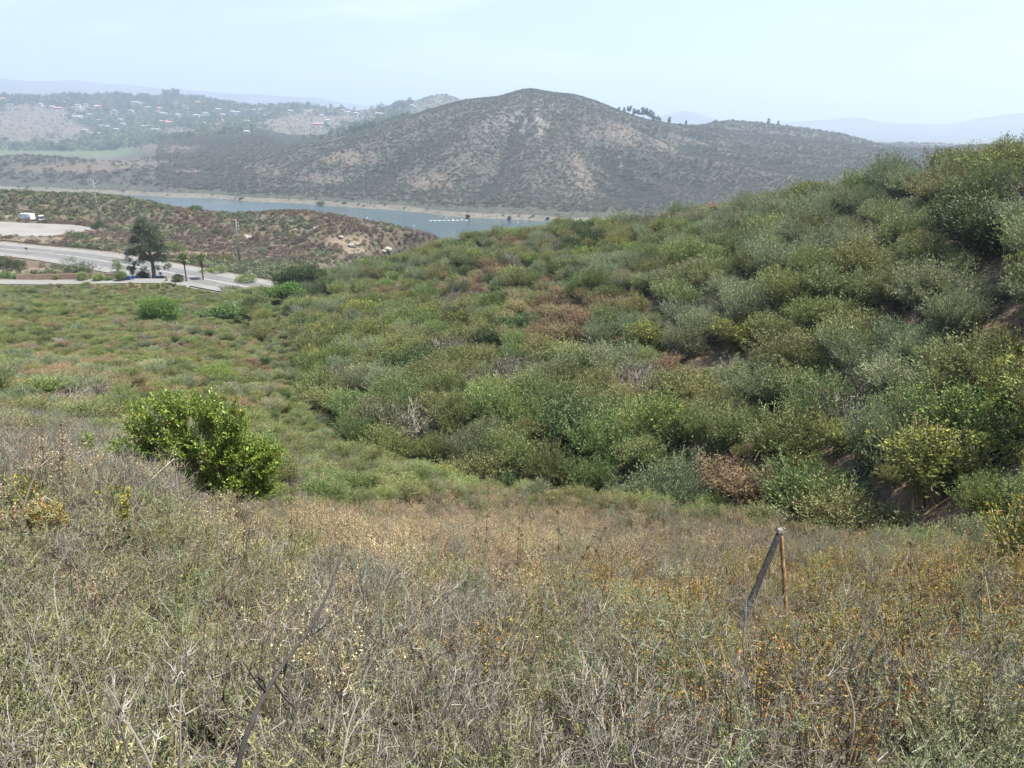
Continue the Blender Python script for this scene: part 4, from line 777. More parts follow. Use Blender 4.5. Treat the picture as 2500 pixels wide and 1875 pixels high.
# --- glossy sumac bush
b0 = P(572, 1285, 12.9); b0[2] = gz(b0[0], b0[1])[0]; bs_ = proj(b0); s = PPM(b0)
e = thing('sumac_bush', 'large glossy bright green leafy bush at the left edge of the dry slope', 'bush', b0)
lobes = [(385, 1005, 40, 52), (372, 1075, 38, 60), (452, 975, 50, 34), (470, 1055, 62, 62), (540, 985, 45, 40), (560, 1075, 70, 70), (612, 1000, 36, 46), (625, 1090, 60, 52), (680, 1115, 42, 34), (500, 1150, 70, 60), (600, 1165, 62, 52), (560, 1225, 55, 42), (655, 1180, 34, 26), (430, 1115, 48, 52), (690, 1088, 24, 16)]
vb = [(x, y * 1.6 if abs(y) > .01 else 0, z, rx * .88, rz_ * .92) for x, y, z, rx, rz_ in vblobs(b0, bs_[0], bs_[1], lobes)]
fo, st = G(), G(); tips = []
for x, y, z, rx, rz_ in vb:
    n = int(62 * (rx / .45)**1.6) + 18; d = rdir(n, -.55); tp = np.array([x, y, z]) + d * np.array([rx, rx, rz_]) * np.where(rng.random(n) < .12, 1.38, rng.uniform(.6, 1.1, n))[:, None]
    c0 = np.array([x * .35, y * .35, max(z * .4, .05)]); t_ = np.linspace(0, 1, 5)[None, :, None]; md = (c0 * .3 + np.array([x, y, z]) * .7)[None]; pts = (1 - t_)**2 * c0 + 2 * t_ * (1 - t_) * md[:, None] + t_**2 * tp[:, None]
    st.stems(pts[::3], np.array([.012, .009, .007, .005, .003]), 0); sd = sidetwigs(pts, 3, .16, .5, .98, 3, .8); st.stems(sd[::2], np.array([.003, .0025, .0015]), 0)
    for q_ in (pts[:, 2:], sd):
        a, dr = along(q_, 8 if q_ is sd else 14, .2, 1.05); fo.leaves(a, dr * .6 + rng.normal(size=a.shape) * .6 + [0, 0, .3], rng.uniform(.04, .07, len(a)), rng.uniform(.022, .038, len(a)), 0, np.clip(rng.normal(.45, .22, len(a)), 0, 1), bend=.1)
    tips.append(np.c_[tp, d])
st.cyl((0, 0, -.1), (vb[9][0], vb[9][1], vb[9][2]), .06, .03, 7); st.cyl((0, 0, -.1), (vb[3][0] * .8, vb[3][1], vb[3][2] * .8), .05, .02, 7); st.cyl((0, 0, -.1), (vb[7][0] * .8, vb[7][1], vb[7][2] * .8), .05, .02, 7)
o = link('foliage', fo.mesh('sumac_foliage', Lf['glossy']), e); tag(o, kind='stuff'); link('branches', st.mesh('sumac_branches', Bk['brown']), e)
lf = G(); v = np.array([(0, 0, 0), (.3, .22, .05), (.7, .2, .06), (1, 0, 0), (.7, -.2, .06), (.3, -.22, .05), (.5, 0, -.03)]) * .072
lf.add(v, [(0, 1, 6), (1, 2, 6), (2, 3, 6), (3, 4, 6), (4, 5, 6), (5, 0, 6)], 0, .6); lfm = lf.mesh('sumac_leaf', Lf['glossy']); lf2 = G().add(v, [(0, 1, 6), (1, 2, 6), (2, 3, 6), (3, 4, 6), (4, 5, 6), (5, 0, 6)], 0, .97).mesh('sumac_red_leaf', Lf['glossy'])
T_ = np.concatenate(tips); T_ = T_[T_[:, 4] < .5]; T_ = T_[rng.permutation(len(T_))[:280]]
for q, r_ in enumerate(T_):
    o = link('leaf', lf2 if q % 23 == 0 else lfm, e, r_[:3]); o.rotation_euler = (random.uniform(-.8, .8), random.uniform(-1.2, .3), random.uniform(0, 6.28)); o.scale = (random.uniform(.8, 1.3),) * 3
# smaller leafy bush left of it
def sprout(name, label, base, blobs, lm='glossy', wm='brown', ll=.06, lw=.032, k=60, cat='bush'):
    e = thing(name, label, cat, base); fo, st = G(), G()
    for x, y, z, rx, rz_ in blobs:
        n = k; d = rdir(n, -.4); tp = np.array([x, y, z]) + d * np.array([rx, rx, rz_]) * rng.uniform(.6, 1.1, n)[:, None]; c0 = np.array([x * .4, y * .4, z * .2]); t_ = np.linspace(0, 1, 5)[None, :, None]
        pts = c0 * (1 - t_) + tp[:, None] * t_ + rng.normal(size=(n, 5, 3)) * .02; st.stems(pts[::2], np.array([.01, .008, .006, .004, .002]), 0); a, dr = along(pts[:, 1:], 14, .2, 1.05)
        fo.leaves(a, dr * .6 + rng.normal(size=a.shape) * .6 + [0, 0, .3], ll * rng.uniform(.7, 1.3, len(a)), lw * rng.uniform(.7, 1.2, len(a)), 0, np.clip(rng.normal(.4, .2, len(a)), 0, .95))
    link('foliage', fo.mesh(name + '_foliage', Lf[lm]), e); link('branches', st.mesh(name + '_branches', Bk[wm]), e); return e
b1 = P(305, 1165, 14.2); b1[2] = gz(b1[0], b1[1])[0]; q = proj(b1)
sprout('sumac_bush', 'small glossy green bush half hidden in dead twigs beside the large one', b1, vblobs(b1, q[0], q[1], [(300, 1095, 26, 26), (322, 1085, 16, 20), (283, 1108, 18, 18)]))
b1 = P(232, 1165, 13.8); b1[2] = gz(b1[0], b1[1])[0]; q = proj(b1)
sprout('sumac_bush', 'thin upright green shoot left of the small glossy bush', b1, vblobs(b1, q[0], q[1], [(232, 1080, 16, 34), (238, 1115, 18, 26)]), k=34)
# --- leaning fence post with brace and barbed wire
t0, tb1, tb2 = P(1905, 1297, 7.9), P(1815, 1510, 7.2), P(1918, 1500, 7.7)
g1 = float(gz(tb1[0], tb1[1])[0]); g2 = float(gz(tb2[0], tb2[1])[0]); e = thing('fence_post', 'leaning weathered fence post propped by a yellowish brace, pale broken top', 'post', (tb1[0], tb1[1], g1)); o0 = np.array([tb1[0], tb1[1], g1])
def rough_log(a, b_, r0, r1, m, name, n=16, sides=11):
    g = G(); t_ = np.linspace(0, 1, n); p = a + (b_ - a) * t_[:, None] + rng.normal(size=(n, 3)) * r0 * .035; g.stems(p[None], (r0 + (r1 - r0) * t_ + rng.normal(size=n) * r0 * .05)[None], 0, .5, sides)
    idx = np.arange(sides); g.add(np.r_[p[-1][None], g.v[0][-sides:]], np.stack([idx * 0, 1 + idx, 1 + (idx + 1) % sides], 1)); return link(name, g.mesh(name, m, True), e)
ext = (tb1 - t0); lo = tb1 + ext * .35 - o0; M_post = mat('shaded_weathered_post', (.026, .024, .023), .95, .6, 22, bump=.6); M_brace = mat('yellow_brown_brace', (.22, .13, .06), .85, .6, 16, bump=.4); M_top = mat('sunlit_post_end', (.17, .155, .13), .9, .4, 14, bump=.4)  # dark post colour includes its backlit shade; pale end stands for sunlit top
rough_log(lo, t0 - o0 + unit(t0 - tb1) * .01, .043, .034, M_post, 'post')
rough_log(tb2 + (tb2 - t0) * .35 - o0, t0 - o0 + np.array([.035, .03, -.09]), .030, .026, M_brace, 'brace')
g = G(); c = t0 - o0 + np.array([.0, 0, .015]); g.box(c, (.105, .08, .03), 0, .3, .3); g.box(c + [-.045, 0, .03], (.03, .03, .05), 0, .5, .8); g.box(c + [.045, 0, .01], (.04, .05, .035), 0, .2, .3); link('broken_top', g.mesh('broken_top', M_top), e)
g = G(); 
for k in range(15):
    u = random.uniform(.5, .98); c = (t0 + (tb2 - t0) * u) - o0; d = unit(np.array([random.choice([-1, 1]) * 1., random.uniform(-1, .2), random.uniform(-.4, .8)])); g.cyl(c + d * .02, c + d * random.uniform(.045, .07), .0022, .001, 4)
link('thorn_spikes', g.mesh('thorn_spikes', M_top), e)
# --- bare branches in the near brush: main stem polyline in photo pixels with distances
M_dead = mat('dark_dead_wood', (.040, .035, .032), .9, .35, 30, bump=.3)
def branch(name, label, main, subs, r0, tone, cat='branch', mm='grey'):
    BM = {'grey': Bk['grey'], 'brown': M_dead}
    kd = .70 if main[0][2] < 4 else 1.; main = [(a, b_, c * kd) for a, b_, c in main]; subs = [[(a, b_, c * kd) for a, b_, c in q] for q in subs]; r0 *= kd
    P0 = np.array([P(*p) for p in main]); base = P0[0].copy(); e = thing(name, label, cat, base); g = G(); pp = seg_path(P0 - base, .03) ; n = len(pp)
    g.stems(pp[None], (r0 * (1 - .58 * np.linspace(0, 1, n)))[None], 0, tone, 7); link('stem', g.mesh('stem', BM[mm], True), e)
    for i, sb in enumerate(subs):
        q = np.array([P(*p) for p in sb]) - base; k = np.argmin(np.linalg.norm(pp - q[0], axis=1)); q[0] = pp[k]; g = G(); q = seg_path(q, .02); r_ = r0 * (.52 if i % 2 else .4); g.stems(q[None], (r_ * (1 - .8 * np.linspace(0, 1, len(q))))[None], 0, min(1, tone + .35), 6)
        s2 = sidetwigs(q[None], 5, .05, .3, 1, 4, .8); g.stems(s2, np.array([.0022, .0016, .0013, .0006]), 0, min(1, tone + .35)); link('twig', g.mesh('twig', BM[mm], True), e)
    return e
branch('dead_branch', 'tall dark bare branch rising from the bottom edge left of centre', [(575, 1900, 2.05), (600, 1800, 2.1), (650, 1690, 2.2), (700, 1610, 2.3), (760, 1530, 2.4), (800, 1450, 2.5), (825, 1380, 2.6), (842, 1325, 2.7)],
       [[(660, 1680, 2.2), (645, 1665, 2.2), (640, 1660, 2.2), (618, 1648, 2.2)], [(640, 1710, 2.2), (615, 1650, 2.15), (590, 1610, 2.15), (575, 1640, 2.15)], [(660, 1675, 2.22), (720, 1728, 2.25), (770, 1700, 2.3), (800, 1640, 2.35)], [(735, 1560, 2.35), (770, 1545, 2.4), (800, 1520, 2.4), (828, 1490, 2.45)],
        [(620, 1760, 2.12), (560, 1740, 2.1), (545, 1700, 2.1)], [(700, 1610, 2.3), (695, 1650, 2.3), (690, 1620, 2.35)]], .0105, 0., mm='brown')
branch('dead_branch', 'pale grey upright dead stalk with forked arms at bottom left', [(440, 1900, 2.0), (440, 1820, 2.02), (440, 1740, 2.06), (443, 1680, 2.1), (443, 1605, 2.15)],
       [[(441, 1740, 2.06), (415, 1720, 2.08), (400, 1690, 2.08)], [(443, 1660, 2.1), (455, 1650, 2.1), (462, 1630, 2.1)], [(443, 1660, 2.1), (432, 1652, 2.1), (425, 1640, 2.1)], [(440, 1800, 2.02), (420, 1760, 2.0), (405, 1700, 2.0)], [(443, 1606, 2.15), (455, 1602, 2.15), (458, 1598, 2.15)]], .005, .6)
branch('dead_branch', 'long pale dead stem slanting up left from the bottom edge', [(380, 1900, 1.95), (350, 1830, 2.0), (310, 1760, 2.1), (285, 1710, 2.15), (255, 1665, 2.2)], [[(330, 1795, 2.05), (300, 1750, 2.05), (315, 1700, 2.1)], [(360, 1850, 2.), (385, 1800, 2.), (382, 1760, 2.05)]], .0042, .6)
branch('dead_branch', 'pale forked dead twig at bottom centre-left beside the dark branch', [(830, 1900, 2.1), (842, 1820, 2.15), (855, 1760, 2.2), (880, 1700, 2.25)], [[(842, 1820, 2.15), (870, 1770, 2.2), (905, 1720, 2.25)], [(848, 1790, 2.2), (835, 1740, 2.2), (838, 1690, 2.25)]], .005, .9)
branch('dead_branch', 'pale thin dead limb crossing the glossy bush toward upper right', [(240, 1300, 9.2), (285, 1260, 9.2), (335, 1210, 9.3), (375, 1165, 9.4), (425, 1120, 9.6)], [[(300, 1245, 9.2), (320, 1200, 9.2), (330, 1150, 9.3)]], .013, .9)
branch('dead_branch', 'grey leaning dead limb at the left edge of the brush', [(40, 1330, 7.), (60, 1230, 7.2), (90, 1150, 7.4), (150, 1020, 7.6)], [[(62, 1230, 7.2), (30, 1180, 7.3), (25, 1120, 7.4)], [(95, 1140, 7.4), (130, 1110, 7.5), (170, 1060, 7.5)]], .012, .2)
branch('dead_branch', 'white dead branches at right edge below the green hill', [(2490, 1440, 12), (2470, 1360, 12.2), (2440, 1300, 12.5), (2420, 1240, 12.8)], [[(2470, 1360, 12.2), (2430, 1330, 12.2), (2410, 1290, 12.4)], [(2450, 1320, 12.3), (2480, 1270, 12.5), (2495, 1220, 12.6)], [(2480, 1400, 12), (2520, 1330, 12.2), (2510, 1280, 12.2)]], .022, .95)
# --- seed-head stalks and arching pale stalks on the right
def stalk(label, base, tip, d, heads, bow=.0, tone=.7, r=.0035, mm='grey'):
    a = P(base[0], base[1], d); gzv = float(gz(a[0], a[1])[0]); b_ = P(tip[0], tip[1], d * random.uniform(.98, 1.02)); a2 = np.array([a[0], a[1], min(a[2], gzv + .25)]); e = thing('seed_stalk', label, 'dry stalk', (a[0], a[1], gzv), group='dry stalks standing above the brush'); o_ = np.array([a[0], a[1], gzv]); t_ = np.linspace(0, 1, 12)[:, None]
    md = (a + b_) / 2 + np.array([bow, 0, abs(bow) * .6]); p = ((1 - t_)**2 * a2 + 2 * t_ * (1 - t_) * md + t_**2 * b_) - o_; p = np.r_[[[0, 0, -.03]], p]; g = G(); g.stems(p[None], (r * (1 - .6 * np.linspace(0, 1, len(p))))[None], 0, tone, 5); link('stem', g.mesh('stem', Bk[mm], True), e)
    for h in heads:
        c = p[max(1, min(len(p) - 1, int(h * (len(p) - 1))))]; g = G(); dd_ = rdir(26, -.9); g.leaves(c + dd_ * .006, dd_, .026, .012, 0, 0.); link('seed_head', g.mesh('seed_head', Bk['brown']), e)
rgs = [((2010, 1700), (1985, 1508), .0), ((2230, 1600), (2222, 1330), .0), ((2300, 1560), (2212, 1400), .0), ((2160, 1560), (2145, 1365), .0), ((2240, 1640), (2205, 1490), .02), ((2330, 1640), (2345, 1475), .04), ((2400, 1560), (2395, 1370), .0), ((2105, 1640), (2100, 1512), .02), ((1840, 1690), (1820, 1510), -.08), ((1975, 1640), (1955, 1520), -.10),
       ((2060, 1720), (2120, 1530), -.06), ((2110, 1680), (2165, 1540), -.06), ((1870, 1640), (1895, 1540), -.06), ((1790, 1560), (1850, 1440), -.04), ((1730, 1600), (1760, 1480), -.05), ((2180, 1660), (2190, 1540), .05), ((2260, 1700), (2240, 1500), .03), ((1265, 1420), (1278, 1242), 0), ((1262, 1410), (1268, 1262), 0), ((1368, 1480), (1362, 1250), 0), ((1375, 1450), (1450, 1310), 0), ((1180, 1420), (1190, 1260), 0), ((710, 1420), (712, 1240), 0), ((1420, 1440), (1478, 1290), 0),
       ((2420, 1690), (2435, 1570), .03), ((1330, 1600), (1320, 1470), 0), ((2080, 1800), (2060, 1660), .05), ((150, 1240), (152, 1040), 0), ((120, 1230), (100, 1060), 0), ((2150, 1820), (2200, 1680), -.05)]
tnear = ['near the leaning post', 'in the orange-leaved brush at right', 'above the dry slope at centre', 'in grey brush at left']
cnt = {}
for i, (ba, ti, bw) in enumerate(rgs):
    z_ = tnear[3] if ti[0] < 900 else tnear[2] if ti[0] < 1600 else tnear[0] if ti[0] < 2010 else tnear[1]; kd_ = 'arching pale bare stalk' if abs(bw) > .015 else 'upright dark-headed seed stalk'; key = kd_ + ' ' + z_; cnt.setdefault(key, []).append((ti[0], i))
for key, li in cnt.items():
    li.sort()
    for q, (_, i) in enumerate(li):
        ba, ti, bw = rgs[i]; d = float(np.hypot(*hit(ba[0], ba[1])[:2])) * .84; tx = key if len(li) == 1 else key + ', ' + (ORD[q] if q < len(li) - 1 else 'rightmost')
        stalk(tx, ba, ti, d, [] if abs(bw) > .03 else [1., .86, .7], bw, .95 if abs(bw) > .015 else .3, .009 if abs(bw) > .015 else .0045)
# --- orange-leaved sprays at left
for (px, py, d, l_) in [(120, 1240, 7.2, 'leafy sprig with rusty orange leaves at the left edge of the brush'), (290, 1200, 7.4, 'sprig with hanging orange leaves on a pale twig, upper left brush'), (60, 1190, 7.6, 'dark twiggy sprig with green and orange leaves beside the left edge'), (640, 1480, 6, 'small clump of bright orange leaves in the centre-left brush'), (1480, 1690, 4.2, 'orange-red leaf clump low in the centre-right brush')]:
    b1 = P(px, py + 40, d); b1[2] = gz(b1[0], b1[1])[0]; top = P(px, py, d)[2] - b1[2]; sprout('orange_leaved_sprig', l_, b1, [(0, 0, top, .14, .18), (.1, 0, top * .8, .1, .14)], 'orange', 'brown', .05, .016, 12, 'sprig')
b1 = P(2470, 1440, 11.5); b1[2] = gz(b1[0], b1[1])[0]; q = proj(b1)
sprout('white_stemmed_shrub', 'open white-stemmed shrub with green and orange leaves at the right edge', b1, vblobs(b1, q[0], q[1], [(2440, 1260, 60, 60), (2480, 1200, 50, 40), (2460, 1350, 60, 60)]), 'orange', 'grey', .06, .028, 46, 'shrub')
# ------------------------------------------------------------------ trees near the road
h0 = hit(376, 686); q = proj(h0)
tree('eucalyptus_tree', 'tall dark eucalyptus standing between the road and access road', 'tree', h0, 18.5, vblobs(h0, q[0], q[1], [(372, 548, 13.9, 13.6), (356, 566, 14.8, 12.0), (392, 563, 16.4, 12.0), (372, 580, 18.0, 12.8), (404, 584, 15.6, 12.8), (346, 590, 13.9, 11.2), (380, 604, 20.5, 14.4), (410, 610, 13.1, 13.6), (330, 618, 13.1, 11.2), (350, 615, 14.8, 11.2), (398, 632, 18.0, 12.0), (364, 632, 16.4, 10.4), (320, 636, 9.8, 8.0), (340, 644, 9.8, 6.4), (412, 652, 10.7, 8.0), (388, 655, 9.8, 6.4), (356, 657, 9.8, 4.8)]), 'gum', 27000, .32, .12, .55, 9, (.2, .2), droop=.3, th=.78, start=.3)
h0 = hit(640, 716); q = proj(h0)
h1 = hit(392, 797); q = proj(h1)
tree('willow_tree', 'round bright green tree alone in the scrub valley', 'tree', h1, 5, vblobs(h1, q[0], q[1], [(370, 745, 22, 20), (398, 748, 30, 26), (425, 755, 22, 22), (385, 772, 30, 20), (420, 778, 26, 16), (365, 768, 20, 20)]), 'vivid', 16000, .24, .10, .2, 6)
for cx, cy, bl, l_, lm_ in [(700, 722, [(690, 680, 22, 14), (722, 668, 30, 20), (755, 662, 26, 16), (705, 692, 28, 16), (740, 682, 30, 16), (780, 668, 22, 12)], 'broad dark green oak at the toe of the right hill by the road', 'dark'), (690, 745, [(680, 712, 22, 12), (712, 705, 24, 14), (735, 718, 18, 10)], 'bright green low tree in front of the dark oak', 'vivid'),
                         (560, 790, [(520, 765, 26, 14), (555, 758, 30, 16), (590, 768, 26, 14), (490, 775, 20, 12)], 'wide green bushy tree beside the gully mouth', 'green'), (610, 760, [(600, 742, 22, 13), (635, 738, 22, 14)], 'grey-green bushy tree above the gully mouth', 'scrub'),
                         (870, 605, [(835, 600, 1, 1)], '', '')][:4]:
    h0 = hit(cx, cy); q = proj(h0); tree('scrub_oak_tree', l_, 'tree', h0, 3.5, [(x, y, z, rx, rz_) for x, y, z, rx, rz_ in vblobs(h0, q[0], q[1], bl)], lm_, 12000, .30, .17, .2, 5)
h0 = hit(535, 825); q = proj(h0)
tree('green_shrub', 'rounded yellow-green bush in the brown valley scrub behind the glossy bush', 'bush', hit(535, 945), 1.4, vblobs(hit(535, 945), 535, 945, [(505, 905, 26, 14), (540, 900, 34, 18), (565, 915, 24, 16)]), 'yellow', 4500, .10, .04, .05, 5)
def small_tree(name, cat, cx, cy, bl, lm, label, n=1500, ll=.35, lw=.15, r=.12, group=None, droop=0):
    h = hit(cx, cy); q = proj(h); s = PPM(h); top = min(b_[1] for b_ in bl); return tree(name, label, cat, h, max((cy - top) / s, .8), vblobs(h, q[0], q[1], bl), lm, n, ll, lw, r, 4, group=group, droop=droop)
small_tree('slender_tree', 'tree', 288, 668, [(290, 640, 8, 9), (287, 652, 12, 8), (295, 655, 8, 10)], 'greyscrub', 'slender grey-leaved tree between the two roads left of the eucalyptus', 1500, .35, .1)
small_tree('joshua_tree', 'tree', 326, 682, [(322, 655, 5, 5), (331, 657, 5, 5), (326, 664, 4, 6)], 'dark', 'small dark spiky tree left of the eucalyptus trunk', 900, .5, .08)
G2 = 'bushes along the access road'
for i, (cx, cy, bl, lm_, l_) in enumerate([
    (190, 668, [(150, 655, 26, 10), (178, 642, 20, 16), (205, 650, 26, 14), (230, 658, 18, 10), (190, 656, 34, 12)], 'dark', 'big humped dark olive thicket between the two roads'),
    (20, 655, [(10, 640, 18, 14), (35, 642, 18, 12), (50, 650, 14, 8)], 'dark', 'dark bush at the left edge below the main road'),
    (40, 680, [(15, 672, 14, 8), (38, 676, 12, 7)], 'green', 'low green bush at left end of the access road wall'),
    (205, 686, [(202, 675, 11, 10)], 'green', 'round green bush beside the access road, left of the pair'), (242, 686, [(243, 676, 12, 9)], 'green', 'round green bush in the middle of the access road row'),
    (295, 686, [(295, 674, 13, 11)], 'green', 'large round light green bush nearest the blue bins'), (137, 684, [(137, 677, 5, 6)], 'green', 'small upright green shrub against the brown wall'),
    (265, 686, [(265, 681, 9, 5)], 'green', 'low green clump between two round bushes'), (352, 684, [(352, 672, 14, 11), (345, 676, 10, 8)], 'dark', 'nearly black dense bush at the foot of the eucalyptus'),
    (436, 690, [(436, 679, 12, 9)], 'greyscrub', 'pale grey-green bush between eucalyptus and palms'), (190, 585, [(175, 572, 16, 11), (200, 576, 20, 11), (215, 584, 22, 8)], 'dark', 'large rounded dark bush at the lot corner'),
    (238, 560, [(232, 552, 9, 7), (246, 548, 10, 8)], 'dark', 'dark green tree-like bush at the foot of the left power pole'), (527, 573, [(527, 566, 12, 8)], 'dark', 'lone dark green bush on the brown ridge face'),
    (475, 516, [(475, 509, 18, 7)], 'dark', 'dark green bush on the ridge skyline against the lake'), (570, 522, [(570, 518, 15, 4)], 'dark', 'low dark bush on the ridge skyline, right of the other'),
    (385, 575, [(300, 600, 1, 1)], 'dark', ''), (550, 640, [(550, 630, 18, 9)], 'scrub', 'olive bush left of the right power pole base'), (635, 618, [(635, 610, 16, 8)], 'greyscrub', 'grey-green bush on the slope right of the pole'),
    (520, 668, [(530, 658, 22, 9), (505, 662, 16, 8)], 'scrub', 'long olive bush beyond the road right of the palms'), (600, 690, [(600, 680, 26, 9)], 'scrub', 'low olive bush beyond the far end of the road'),
    (430, 640, [(425, 600, 18, 12), (440, 610, 16, 12)], 'scrub', 'olive bush behind the eucalyptus on the right side'), (325, 645, [(300, 615, 26, 14), (325, 612, 26, 14), (340, 622, 26, 14)], 'straw', 'pale leafless thicket behind the eucalyptus'), (560, 580, [(1, 1, 1, 1)], 'x', ''),
    (1105, 590, [(1095, 572, 16, 10), (1112, 578, 14, 9)], 'greyscrub', 'hazy grey-green treetop against the lake, left one'), (1205, 582, [(1202, 562, 12, 12), (1208, 570, 14, 9)], 'greyscrub', 'hazy grey-green treetop against the lake, right one'), (1745, 548, [(1742, 522, 16, 14), (1760, 528, 14, 12), (1730, 534, 12, 10)], 'dark', 'dark green bush breaking the hill crest line'),
    (1395, 620, [(1390, 590, 16, 12), (1402, 600, 16, 12)], 'dark', 'dark leafy bush near the left end of the hill crest')]):
    if not l_: continue
    try: small_tree('roadside_bush' if cx < 1000 else 'hill_bush', 'bush', cx, cy, bl, lm_, l_, 3200, .24, .13 if lm_ != 'straw' else .04, .08)
    except Exception as ex: print('skip', l_, ex)
# --- palms
def palm(cx, cy, top, label, skirt=1.):
    h = hit(cx, cy); s = PPM(h); H_ = (cy - top) / s / CP * .98; ch = H_ - 1.25; e = thing('palm_tree', label, 'palm', h, group='fan palms by the road'); g = G(); t_ = np.linspace(0, 1, 8)
    g.stems(np.stack([.1 * np.sin(t_ * 2), 0 * t_, t_ * ch - .1], 1)[None], (.24 - .09 * t_)[None], 0, .5, 9); link('trunk', g.mesh('trunk', W_pbark, True), e)
    def frond(el, m, n=18, L_=1.5, name='frond'):
        g = G(); st_ = np.array([(0, 0, 0), (math.cos(el) * .35, 0, math.sin(el) * .35), (math.cos(el) * .62, 0, math.sin(el) * .6)]); g.stems(st_[None], np.array([.03, .025, .02]), 0, .4, 4)
        an = np.linspace(-1.15, 1.15, n); d0 = np.array([math.cos(el), 0, math.sin(el)]); up = np.array([-math.sin(el), 0, math.cos(el)]); sd = np.array([0, 1., 0]); d = np.cos(an)[:, None] * d0 + np.sin(an)[:, None] * sd + up * .12; g.leaves(np.repeat(st_[2][None], n, 0), d, L_ * .66 * (1 - .2 * np.abs(an)), .2, 0, None, bend=.18); return g.mesh(name, m)
    fm = [frond(el, Lf['green']) for el in (1.2, .75, .3, -.15)]; sm = frond(-1.15, Bk['brown'], 10, .9, 'dead_frond')
    for i in range(34):
        o = link('frond', fm[i % 4], e, (.1, 0, ch)); o.rotation_euler = (0, random.uniform(-.12, .12), i * 2.4); o.scale = (random.uniform(.9, 1.15) * 1.12,) * 3
    for i in range(14):
        o = link('dead_frond', sm, e, (.1, 0, ch - .1 - .35 * (i % 3) * skirt)); o.rotation_euler = (0, random.uniform(-.1, .1), i * 2.4 + .5)
palm(456, 690, 625, 'left one of the two fan palms beside the road'); palm(497, 686, 628, 'right fan palm, with the thicker brown skirt, beside the road', 1.6)
# --- power poles
def pole(cx, cy, top, label, arms):
    h = hit(cx, cy); s = PPM(h); H_ = (cy - top) / s / CP * .97; e = thing('power_pole', label, 'power pole', h, group=None); g = G(); g.cyl((-.0, 0, -.3), (.55, 0, H_), .24, .15, 10); link('pole', g.mesh('pole', W_grey, True), e)
    for z in arms:
        g = G(); g.box((.55 * z, -.16, z * H_), (2.3, .12, .14)); link('crossarm', g.mesh('crossarm', W_grey), e)
        for x in (-1, -.55, .55, 1): g = G(); g.cyl((x + .55 * z, -.16, z * H_ + .07), (x + .55 * z, -.16, z * H_ + .3), .05, .07, 8); link('insulator', g.mesh('insulator', W_white, True), e)
    for k in range(5):
        sx = 1 if k % 4 else -1; z = H_ * (.98 - .07 * k); g = G(); g.cyl((.5 + sx * .1, 0, z), (.5 + sx * .75, 0, z + .12), .035, .035, 6); g.cyl((.5 + sx * .75, 0, z + .02), (.5 + sx * .75, 0, z + .3), .09, .07, 8); link('insulator', g.mesh('insulator', W_white, True), e)
pole(585, 640, 541, 'power pole with crossarm on the brown ridge right of the palms', [.62]); pole(245, 553, 446, 'left power pole rising against the lake bank', [])
# --- caravan and truck on the lot
def wheel(parent, x, y, r=.36, w_=.22):
    g = G(); g.cyl((0, -w_ / 2, 0), (0, w_ / 2, 0), r, r, 16); o = link('wheel', g.mesh('tyre', W_tyre, True), parent, (x, y, r)); g = G(); g.cyl((0, -w_ / 2 - .01, 0), (0, w_ / 2 + .01, 0), r * .55, r * .55, 12); link('rim', g.mesh('rim', W_steel, True), o)
h = hit(68, 537.5); e = thing('travel_trailer', 'white box caravan parked at the far side of the gravel lot', 'trailer', h, -.3, scale=.82)
prof = np.array([(-3.3, .55), (-3.35, 1.6), (-3.0, 2.75), (-2.4, 3.0), (2.9, 3.0), (3.3, 2.8), (3.4, .55)]); g = G(); n = len(prof); v = np.r_[np.c_[prof[:, 0], np.full(n, -1.2), prof[:, 1]], np.c_[prof[:, 0], np.full(n, 1.2), prof[:, 1]]]; i = np.arange(n); j = (i + 1) % n
g.add(v, np.stack([i, j, j + n, i + n], 1)); g.add(v, [(0, 6, 5, 0), (0, 5, 4, 3), (0, 3, 2, 1)][1:]); g.add(v[:n], [(0, 5, 6)]); g.add(v[n:], [(0, 3, 4), (0, 4, 5), (0, 5, 6), (0, 1, 2), (0, 2, 3)]); link('body', g.mesh('body', W_white), e)
for x, w_ in ((-2.2, .8),): g = G(); g.box((x, -1.215, 2.0), (w_, .03, .6)); link('window', g.mesh('window', W_dark), e)
g = G(); g.box((.2, -1.215, 1.6), (2.6, .03, 1.9)); link('shaded_panel', g.mesh('shaded_panel', mat('shaded_white_panel', (.55, .57, .6), .5)), e); g = G(); g.box((0, -1.22, 2.85), (4, .1, .12)); link('awning_roll', g.mesh('awning_roll', W_steel), e)  # bluish grey panel: shade on the white side put into its colour
g = G(); g.cyl((3.4, -.4, .5), (4.4, 0, .5), .05, .05, 6); g.cyl((3.4, .4, .5), (4.4, 0, .5), .05, .05, 6); link('hitch', g.mesh('hitch', W_steel), e)
for x in (-.6, .3): wheel(e, x, -1.1); wheel(e, x, 1.1)
h = hit(103, 541); e = thing('pickup_truck', 'dark truck with a white roof parked right of the white caravan', 'truck', h + np.array([0, 0, .25]), -1.0, scale=1.05); g = G(); g.box((0, 0, .75), (4.6, 1.9, .6)); g.box((1.7, 0, 1.05), (1.2, 1.8, .25), 0, 0, .1); link('body', g.mesh('body', W_navy), e)
g = G(); g.box((-.3, 0, 1.35), (2.4, 1.75, .65), 0, 0, .18); link('cab', g.mesh('cab', W_dark), e); g = G(); g.box((-.3, 0, 1.72), (2.1, 1.5, .12), 0, 0, .08); link('roof', g.mesh('roof', W_white), e); g = G(); g.box((2.31, 0, .62), (.06, 1.7, .25)); link('bumper', g.mesh('bumper', W_white), e)
for y in (-.7, .7): g = G(); g.box((2.32, y, .88), (.05, .3, .16)); link('headlight', g.mesh('headlight', W_white), e)
for x in (-1.4, 1.4): wheel(e, x, -.9); wheel(e, x, .9)
